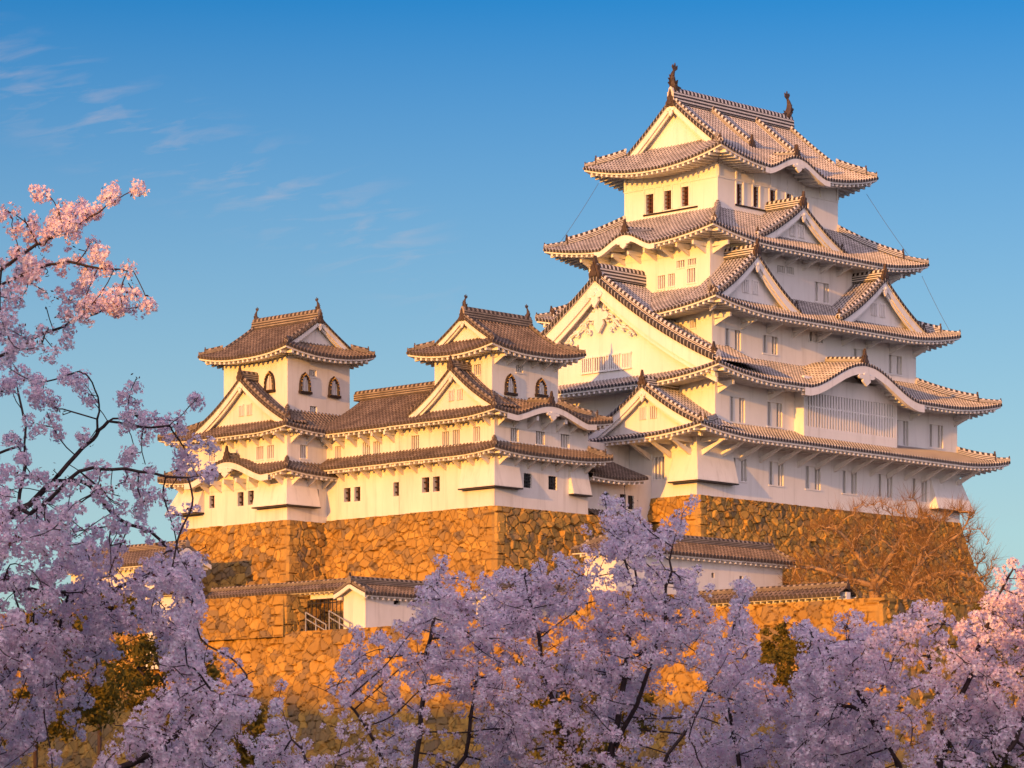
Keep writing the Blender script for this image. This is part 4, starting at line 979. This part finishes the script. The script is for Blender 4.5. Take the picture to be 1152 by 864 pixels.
def branch_mesh(P, par, rtip, rmax, ex_=2.3):
    n = len(P); r = np.full(n, rtip**ex_); order = np.arange(n)[::-1]
    acc = np.zeros(n); main = np.full(n, -1); best = np.zeros(n)
    for i in order:
        tot = max(acc[i], rtip**ex_); r[i] = tot
        p = par[i]
        if p >= 0:
            acc[p] += tot
            if tot > best[p]: best[p] = tot; main[p] = i
    R = np.minimum(r**(1/ex_), rmax)
    D = np.zeros((n, 3)); hp = par >= 0; D[hp] = P[hp]-P[par[hp]]; D[~hp] = [0, 0, 1]
    for i in np.where(hp)[0]:
        m = main[i]
        if m >= 0:
            d2 = P[m]-P[i]; D[i] = D[i]/(np.linalg.norm(D[i])+1e-9)+d2/(np.linalg.norm(d2)+1e-9)
    D /= np.linalg.norm(D, axis=1)[:, None]+1e-9
    idx = np.where(hp)[0]; pp = par[idx]; ism = main[pp] == idx
    dst = np.where(ism[:, None], D[pp], D[idx]); rs = np.where(ism, R[pp], R[idx])
    mb = MB()
    def ring(c, d, rr, k):
        ref = np.array([FW[0]*.9, FW[1]*.9, .2]); a = np.cross(d, ref); a /= np.linalg.norm(a, axis=1)[:, None]+1e-9; b = np.cross(d, a)
        t = np.arange(k)*2*np.pi/k
        return c[:, None]+rr[:, None, None]*(a[:, None]*np.cos(t)[None, :, None]+b[:, None]*np.sin(t)[None, :, None])
    for k, sel in ((4, R[idx] < .035), (8, R[idx] >= .035)):
        if not sel.any(): continue
        i = idx[sel]; A = ring(P[pp[sel]], dst[sel], rs[sel], k); B = ring(P[i], D[i], R[i], k)
        V = np.concatenate([A, B], 1); m = len(i); base = np.arange(m)[:, None, None]*2*k
        q = np.stack([np.arange(k), (np.arange(k)+1) % k, k+(np.arange(k)+1) % k, k+np.arange(k)], -1)[None]
        mb.add(V.reshape(-1, 3), (base+q).reshape(-1, 4))
    return mb, R
def flowers(C, Rd, per, size, seed):
    """pompoms of five-petalled flowers: C centres, Rd radii, per flowers each"""
    rg = np.random.default_rng(seed); cnt = np.maximum(3, (per*(Rd/Rd.mean())**2*rg.uniform(.7, 1.3, len(C))).astype(int))
    ci = np.repeat(np.arange(len(C)), cnt); n = len(ci)
    d = rg.normal(0, 1, (n, 3)); d /= np.linalg.norm(d, axis=1)[:, None]
    c = C[ci]+d*(Rd[ci]*rg.uniform(.45, 1.08, n))[:, None]
    nrm = d+rg.normal(0, .45, (n, 3)); nrm /= np.linalg.norm(nrm, axis=1)[:, None]
    ref = rg.normal(0, 1, (n, 3)); a = np.cross(nrm, ref); a /= np.linalg.norm(a, axis=1)[:, None]; b = np.cross(nrm, a)
    sz = size*rg.uniform(.75, 1.2, n); k = np.arange(10); ang = k*2*np.pi/10; rad = np.where(k % 2 == 0, 1.0, .50); cup = np.where(k % 2 == 0, .34, .12)
    V = np.empty((n, 11, 3)); V[:, 0] = c-nrm*(sz*.12)[:, None]
    V[:, 1:] = c[:, None]+sz[:, None, None]*(a[:, None]*(rad*np.cos(ang))[None, :, None]+b[:, None]*(rad*np.sin(ang))[None, :, None]+nrm[:, None]*cup[None, :, None])
    q = np.array([[0, 1+(i-1) % 10, 1+i, 1+(i+1) % 10] for i in range(0, 10, 2)])
    tone = np.clip(rg.normal(.45, .3, n), 0, 1); col = np.ones((n, 11, 4)); col[..., 0] = tone[:, None]
    mb = MB(); mb.add(V.reshape(-1, 3), (np.arange(n)[:, None, None]*11+q[None]).reshape(-1, 4), None, 0, col.reshape(-1, 4)); return mb, n
def leaves(C, Rd, per, size, seed, flat=.8, aspect=.5):
    rg = np.random.default_rng(seed); cnt = np.maximum(3, (per*(Rd/Rd.mean())**2).astype(int)); ci = np.repeat(np.arange(len(C)), cnt); n = len(ci)
    d = rg.normal(0, 1, (n, 3)); d /= np.linalg.norm(d, axis=1)[:, None]; d[:, 2] *= flat
    c = C[ci]+d*(Rd[ci]*rg.uniform(.3, 1.1, n))[:, None]
    nrm = d+rg.normal(0, .6, (n, 3)); nrm /= np.linalg.norm(nrm, axis=1)[:, None]; ref = rg.normal(0, 1, (n, 3)); a = np.cross(nrm, ref); a /= np.linalg.norm(a, axis=1)[:, None]; b = np.cross(nrm, a)
    sz = size*rg.uniform(.6, 1.3, n)
    V = np.stack([c-a*sz[:, None], c-b*(sz*aspect)[:, None], c+a*sz[:, None], c+b*(sz*aspect)[:, None]], 1)
    col = np.ones((n, 4, 4)); col[..., 0] = rg.uniform(0, 1, n)[:, None]
    mb = MB(); mb.add(V.reshape(-1, 3), np.arange(n*4).reshape(n, 4), None, 0, col.reshape(-1, 4)); return mb
TOTAL = [0]
def cherry(label, base, guide, att, seed, pr=(.05, .085), per=24, step=.16, rmax=.14, fsize=.021, rtip=.0040, rthin=.016, dens=.6, jit=.26, group='cherry trees in front of the castle'):
    t = thing('cherry_tree', label, 'cherry tree', tuple(base), group)
    nodes, par = limbs(guide); P, pa, near = colonize(att, nodes, par, step, .13, 9, 150, jit, seed, .10)
    P = smooth_skel(P, pa, len(nodes)); mb, R = branch_mesh(P, pa, rtip, rmax); mb.build('branches', M['bark'], t, True)
    rg = np.random.default_rng(seed); hasn = near >= 0
    thin = np.where((R < rthin) & (np.arange(len(P)) > len(nodes)*.3))[0]; thin = thin[rg.random(len(thin)) < dens]
    C = np.concatenate([P[thin]+rg.normal(0, .028, (len(thin), 3)), att[hasn & (rg.random(len(att)) < .5)]])
    Rd = rg.uniform(pr[0], pr[1], len(C))*np.where(rg.random(len(C)) < .2, .65, 1.)
    fm, n = flowers(C, Rd, per, fsize, seed); TOTAL[0] += n; fm.build('blossom', M['petal'], t)
    # reddish buds and young leaves at the twig ends and inside the bunches
    tip = np.setdiff1d(np.arange(len(P)), pa); CB = np.concatenate([P[tip], C[::2]]); bm2 = leaves(CB, np.full(len(CB), .06), 5, .016, seed+5, 1., .45); bm2.build('buds', M['bud'], t)
    return t
def pxs(lst, d): return [atd(x, y, d if len(q) == 0 else q[0]) for x, y, *q in lst]
def fill(poly_top, x0, x1, ybot, n, d, dj, seed, hole=.0, prob=None):
    """attractors inside a crown: random points under a ragged outline, thinned by a 3-d noise"""
    rg = np.random.default_rng(seed); xs = np.array([p[0] for p in poly_top]); ys = np.array([p[1] for p in poly_top]); out = []
    ph = rg.uniform(0, 6.28, (6, 3)); fq = rg.normal(0, 2.3, (6, 3))
    while len(out) < n:
        x, y = rg.uniform(x0, x1), rg.uniform(min(ys), ybot); yt = np.interp(x, xs, ys)
        if y < yt: continue
        p = atd(x, y, d+rg.uniform(-dj, dj))
        v = sum(math.sin(f@p*1.0+q[0]) for f, q in zip(fq, ph))/6
        if v < hole: continue
        if y < yt+26 and rg.random() < .35: continue
        out.append(p)
    return np.array(out)
gz = -1.75
# A: the near tree at left, reaching in from outside the frame
dA = 27.0
bA = atd(-130, 915, dA); bA[2] = gz
gA = [[bA, atd(-125, 900, dA), atd(-95, 760, dA)],
      pxs([(-95, 760), (-30, 640), (0, 592), (42, 558), (85, 512), (104, 494), (122, 474), (150, 466)], dA),
      pxs([(108, 490), (112, 455, 26.8), (100, 425, 26.6), (88, 418, 26.6)], dA), pxs([(122, 474), (160, 480, 26.6), (190, 478, 26.5), (208, 464, 26.4), (223, 447, 26.4)], dA),
      pxs([(20, 575), (42, 573, 26.8), (90, 530, 26.5), (140, 528, 26.3), (200, 537, 26.2), (232, 533, 26.2)], dA),
      pxs([(-95, 760), (-60, 690), (0, 660), (60, 668, 27.6), (130, 660, 28), (190, 640, 28), (232, 615, 28)], dA),
      pxs([(-95, 760), (-50, 850, 26.8), (60, 885, 26.8), (150, 858, 26.8), (215, 815, 26.8), (262, 775, 26.6), (285, 755, 26.6)], dA),
      pxs([(-60, 700), (-70, 500, 26), (-60, 420, 25.6), (0, 400, 25.5), (35, 384, 25.4), (70, 367, 25.4), (110, 350, 25.3), (160, 345, 25.3)], dA),
      pxs([(-70, 480, 26), (-50, 335, 25.2), (0, 304, 25), (40, 276, 25), (70, 262, 25), (110, 238, 25), (150, 214, 25)], dA),
      pxs([(0, 320, 25), (40, 303, 25), (75, 296, 25), (120, 302, 25), (150, 305, 25)], dA),
      pxs([(60, 540), (100, 545, 27.4), (135, 585, 27.6), (170, 600, 27.8), (215, 640, 27.8)], dA),
      pxs([(20, 575), (30, 500, 27.3), (20, 430, 27.5), (30, 425, 27.5)], dA)]
rgA = np.random.default_rng(5)
clA = [(42, 219), (20, 246), (5, 240), (22, 255), (38, 246), (62, 250), (68, 240), (66, 256), (80, 242), (92, 231), (97, 238), (104, 240), (100, 246), (117, 216), (124, 222), (129, 219), (153, 213), (10, 272), (14, 284), (35, 268), (37, 278), (20, 290), (6, 292), (48, 262), (80, 262), (84, 264), (78, 278), (32, 297), (47, 297), (38, 308), (28, 298), (88, 292), (109, 285), (124, 299), (144, 305), (97, 303), (69, 307), (5, 340), (12, 338), (20, 342), (8, 357), (14, 354), (47, 342), (67, 329), (95, 328), (96, 338), (107, 344), (113, 342), (110, 350), (78, 355), (88, 357), (75, 357), (93, 364), (60, 366), (128, 330), (141, 328), (137, 340), (128, 350), (135, 352), (155, 333), (166, 342), (42, 393), (34, 389), (62, 395), (75, 382), (11, 389), (3, 405), (0, 370), (12, 430), (25, 430), (35, 440), (42, 448), (53, 458), (60, 448), (30, 470), (48, 482), (20, 485), (10, 492), (78, 420), (88, 430), (75, 425), (100, 450), (116, 462), (140, 455), (138, 461), (160, 470), (165, 478), (156, 441), (125, 480), (135, 486), (80, 475), (90, 490), (55, 518), (22, 520), (10, 532), (40, 535), (50, 545), (85, 520), (100, 525), (150, 510), (140, 520), (165, 528), (200, 508), (205, 530), (215, 512), (228, 508), (238, 525), (222, 530), (183, 485), (198, 475), (205, 467), (225, 450), (158, 555), (172, 555), (125, 548), (118, 570), (140, 570), (150, 575), (160, 580), (60, 560), (85, 562), (95, 548), (60, 585), (75, 600), (30, 590), (40, 610), (20, 620)]
attA = [atd(x+rgA.normal(0, 2.6), y+rgA.normal(0, 2.6), (25.1 if y < 400 else 26.8)+rgA.normal(0, .2)) for x, y in clA for _ in range(2)]
topA = [(-160, 470), (0, 480), (40, 540), (90, 575), (130, 590), (170, 615), (205, 630), (240, 622), (250, 640), (236, 690), (250, 720), (290, 740), (300, 770), (280, 800), (330, 864)]
attA2 = fill([(-160, 520), (-20, 520), (60, 575), (110, 590), (160, 600), (215, 615), (245, 640), (246, 680), (215, 700), (225, 735), (262, 730), (280, 760), (300, 800)], -160, 285, 905, 1750, 27.2, 1.5, 51, -.07)
cherry('nearest cherry tree, reaching in from the left edge with sunlit upper sprays', bA, gA, np.concatenate([np.array(attA), attA2]), 61, (.05, .08), 36, .12, .048, .0205, dens=.5, jit=.42)
# B, C, D, E: the crowns along the bottom
def crown(label, bx, d, tops, x0, x1, n, seed, limbs_, hole=-.03, dj=1.5, pr=(.058, .095), dens=.56):
    b = atd(bx, 915, d); b[2] = gz; g = [[b, atd(bx, 965, d)]]+[pxs(l, d) for l in limbs_]
    att = fill(tops, x0, x1, 905, n, d, dj, seed, hole)
    return cherry(label, b, g, att, seed, pr, 30, .15, .085, .0235, dens=dens)
crown('cherry tree between the left tree and the tallest one, with two upright sprays', 455, 41,
      [(285, 850), (312, 770), (330, 765), (355, 800), (385, 745), (395, 705), (415, 715), (438, 700), (455, 690), (478, 650), (495, 622), (508, 660), (528, 650), (545, 640), (562, 650), (600, 700)], 285, 600, 930, 71,
      [[(455, 965), (440, 880, 40.6), (400, 800, 40.3), (350, 770, 40)], [(455, 965), (470, 850, 41), (478, 760, 41), (490, 680, 41), (495, 640, 41)], [(455, 940), (520, 850, 41.5), (535, 760, 41.6), (548, 680, 41.6)], [(455, 950), (400, 890, 40), (345, 855, 40), (318, 800, 40)]], .03)
crown('tallest cherry tree in the middle with thin twigs rising before the passage', 665, 42,
      [(540, 690), (560, 640), (590, 640), (612, 618), (640, 628), (655, 590), (672, 580), (690, 570), (702, 552), (718, 572), (730, 600), (752, 585), (772, 556), (786, 566), (770, 625), (790, 640), (800, 660), (812, 700), (830, 700), (850, 730)], 540, 850, 1450, 72,
      [[(665, 965), (650, 860, 42), (620, 780, 42), (600, 700, 42), (590, 650, 42)], [(665, 965), (690, 840, 42), (705, 740, 42.2), (712, 660, 42.2), (690, 600, 42.2), (680, 560, 42.2)], [(700, 760), (715, 660, 42), (705, 590, 42), (703, 545, 42)], [(690, 850), (735, 740, 41.5), (750, 660, 41.5), (760, 600, 41.5), (778, 560, 41.5)], [(665, 965), (740, 870, 41), (790, 790, 41), (815, 730, 41)]], .0)
crown('cherry tree right of the tallest one, spreading under the sunlit rampart corner', 850, 39,
      [(770, 830), (790, 740), (800, 700), (818, 680), (838, 655), (850, 662), (842, 690), (860, 745), (880, 770), (905, 760), (925, 770), (960, 780), (1000, 800)], 770, 1000, 900, 73,
      [[(850, 965), (830, 850, 39), (815, 760, 39), (825, 700, 39), (842, 660, 39)], [(850, 965), (890, 870, 38.8), (905, 800, 38.8), (950, 780, 38.8)], [(850, 950), (800, 880, 38.6), (775, 830, 38.6)]], .0)
crown('cherry tree at the right edge with a pink tipped branch rising highest', 1040, 36,
      [(895, 800), (890, 705), (905, 700), (930, 725), (945, 690), (962, 690), (978, 712), (1000, 708), (1022, 690), (1035, 668), (1052, 690), (1065, 700), (1090, 690), (1098, 662), (1112, 668), (1125, 652), (1138, 630), (1152, 628), (1175, 640), (1240, 660)], 890, 1240, 1450, 74,
      [[(1040, 965), (1010, 860, 36), (960, 770, 36), (915, 715, 36), (895, 700, 36)], [(1040, 965), (1060, 850, 36.2), (1050, 760, 36.2), (1035, 690, 36.2)], [(1060, 850), (1090, 760, 35.8), (1115, 690, 35.8), (1140, 640, 35.8)], [(1040, 965), (1110, 880, 35.5), (1160, 790, 35.5), (1200, 700, 35.5)], [(1000, 840), (970, 800, 36), (930, 790, 36)]], -.02)

# bare trees in front of the keep base
def bare(label, bx, by, d, trunks, tops, x0, x1, ybot, n, seed):
    b = atd(bx, by, d); b[2] = 11.3; t = thing('bare_tree', label, 'bare tree', tuple(b), 'bare trees in front of the keep base')
    g = [[b, atd(bx, by, d)]]+[pxs(l, d) for l in trunks]; att = fill(tops, x0, x1, ybot, n, d, 4.5, seed, -.25)
    nodes, par = limbs(g, .5); P, pa, _ = colonize(att, nodes, par, .38, .5, 12, 120, .28, seed, .12)
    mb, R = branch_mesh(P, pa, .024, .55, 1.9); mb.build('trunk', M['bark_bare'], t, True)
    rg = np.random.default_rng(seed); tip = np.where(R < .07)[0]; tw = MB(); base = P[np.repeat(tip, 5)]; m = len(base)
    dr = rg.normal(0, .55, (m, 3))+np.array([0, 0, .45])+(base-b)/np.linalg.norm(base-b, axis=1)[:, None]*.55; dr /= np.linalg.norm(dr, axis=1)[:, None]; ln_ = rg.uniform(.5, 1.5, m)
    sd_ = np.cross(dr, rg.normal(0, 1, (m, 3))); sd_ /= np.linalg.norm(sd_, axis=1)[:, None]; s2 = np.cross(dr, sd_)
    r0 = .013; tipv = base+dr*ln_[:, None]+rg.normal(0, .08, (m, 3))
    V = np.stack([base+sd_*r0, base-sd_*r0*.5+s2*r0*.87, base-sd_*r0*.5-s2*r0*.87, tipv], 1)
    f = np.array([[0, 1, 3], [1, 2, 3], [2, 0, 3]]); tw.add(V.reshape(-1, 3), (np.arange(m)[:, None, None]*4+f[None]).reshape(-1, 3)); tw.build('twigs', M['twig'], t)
bare('bare orange lit tree left of the pair, forking low into wide limbs', 985, 676, 203, [[(985, 676), (982, 650), (965, 625), (945, 600), (925, 590)], [(983, 655), (1000, 630), (1015, 605), (1028, 590)], [(982, 660), (950, 650), (920, 640), (895, 640)], [(984, 665), (1005, 640), (1035, 630)]],
     [(880, 640), (895, 610), (920, 590), (950, 570), (985, 560), (1020, 555), (1050, 575), (1060, 620)], 882, 1055, 672, 420, 81)
bare('bare orange lit tree right of the pair, leaning right past the stone base', 1012, 690, 200, [[(1012, 690), (1022, 660), (1035, 630), (1045, 605), (1060, 585)], [(1018, 672), (1045, 650), (1075, 645), (1100, 650)], [(1030, 640), (1050, 620), (1080, 600), (1092, 580)]],
     [(1000, 640), (1015, 590), (1050, 565), (1085, 560), (1105, 600), (1125, 640), (1130, 665)], 1002, 1125, 688, 380, 82)

# evergreens and shrubs between the blossom and the rampart
def evergreen(label, cx, cy, d, w, h, n, seed, group='evergreens below the rampart', name='pine_tree', cat='pine tree', ls=.085):
    b = atd(cx, cy, d); top = b.copy(); b[2] = -1.75+np.clip((d-60)/110, 0, 1)**1.3*2.2; t = thing(name, label, cat, tuple(b), group)
    rg = np.random.default_rng(seed); g = [[b, top+np.array([0, 0, .2*h])]]
    q = rg.normal(0, 1, (n, 3)); q /= np.linalg.norm(q, axis=1)[:, None]; q *= rg.uniform(.45, 1, n)[:, None]**.6
    C = top+q*np.array([w, w, h]); nodes, par = limbs(g, .4); P, pa, _ = colonize(C, nodes, par, .3, .35, 20, 60, .25, seed)
    mb, R = branch_mesh(P, pa, .012, .16); mb.build('trunk', M['bark'], t, True)
    leaves(C, rg.uniform(.22, .42, n)*min(1.2, w/1.6), 70, ls, seed+1, .7, .4).build('crown', M['needle'], t)
for i, a in enumerate([('golden olive evergreen behind the left blossom, farthest left', 40, 765, 70, 1.9, 1.4, 70), ('golden olive evergreen behind the left blossom, under the white wall end', 112, 725, 80, 1.9, 1.5, 70),
                       ('golden olive evergreen at the foot of the bastion, below the plaster wall', 185, 755, 85, 1.6, 1.1, 50), ('low olive evergreen under the left tree near the bottom edge', 235, 840, 60, 1.4, 1.1, 50),
                       ('olive evergreen showing through gaps low in the tallest cherry tree', 650, 800, 62, 1.5, 1.2, 60), ('sunlit olive pine in front of the rampart corner', 915, 752, 110, 1.9, 1.1, 70),
                       ('second sunlit olive pine, higher and left of the one at the rampart corner', 888, 722, 120, 1.1, .7, 40), ('dark round pine at the bottom right corner', 1128, 850, 55, 1.0, .75, 80),
                       ('far small pine on the stone wall at the right edge', 1140, 688, 150, 1.8, .8, 60), ('second far pine beyond the right edge wall, lower', 1120, 742, 140, 2.2, 1.2, 60)]):
    evergreen(*a, 90+i)
print('flowers', TOTAL[0])
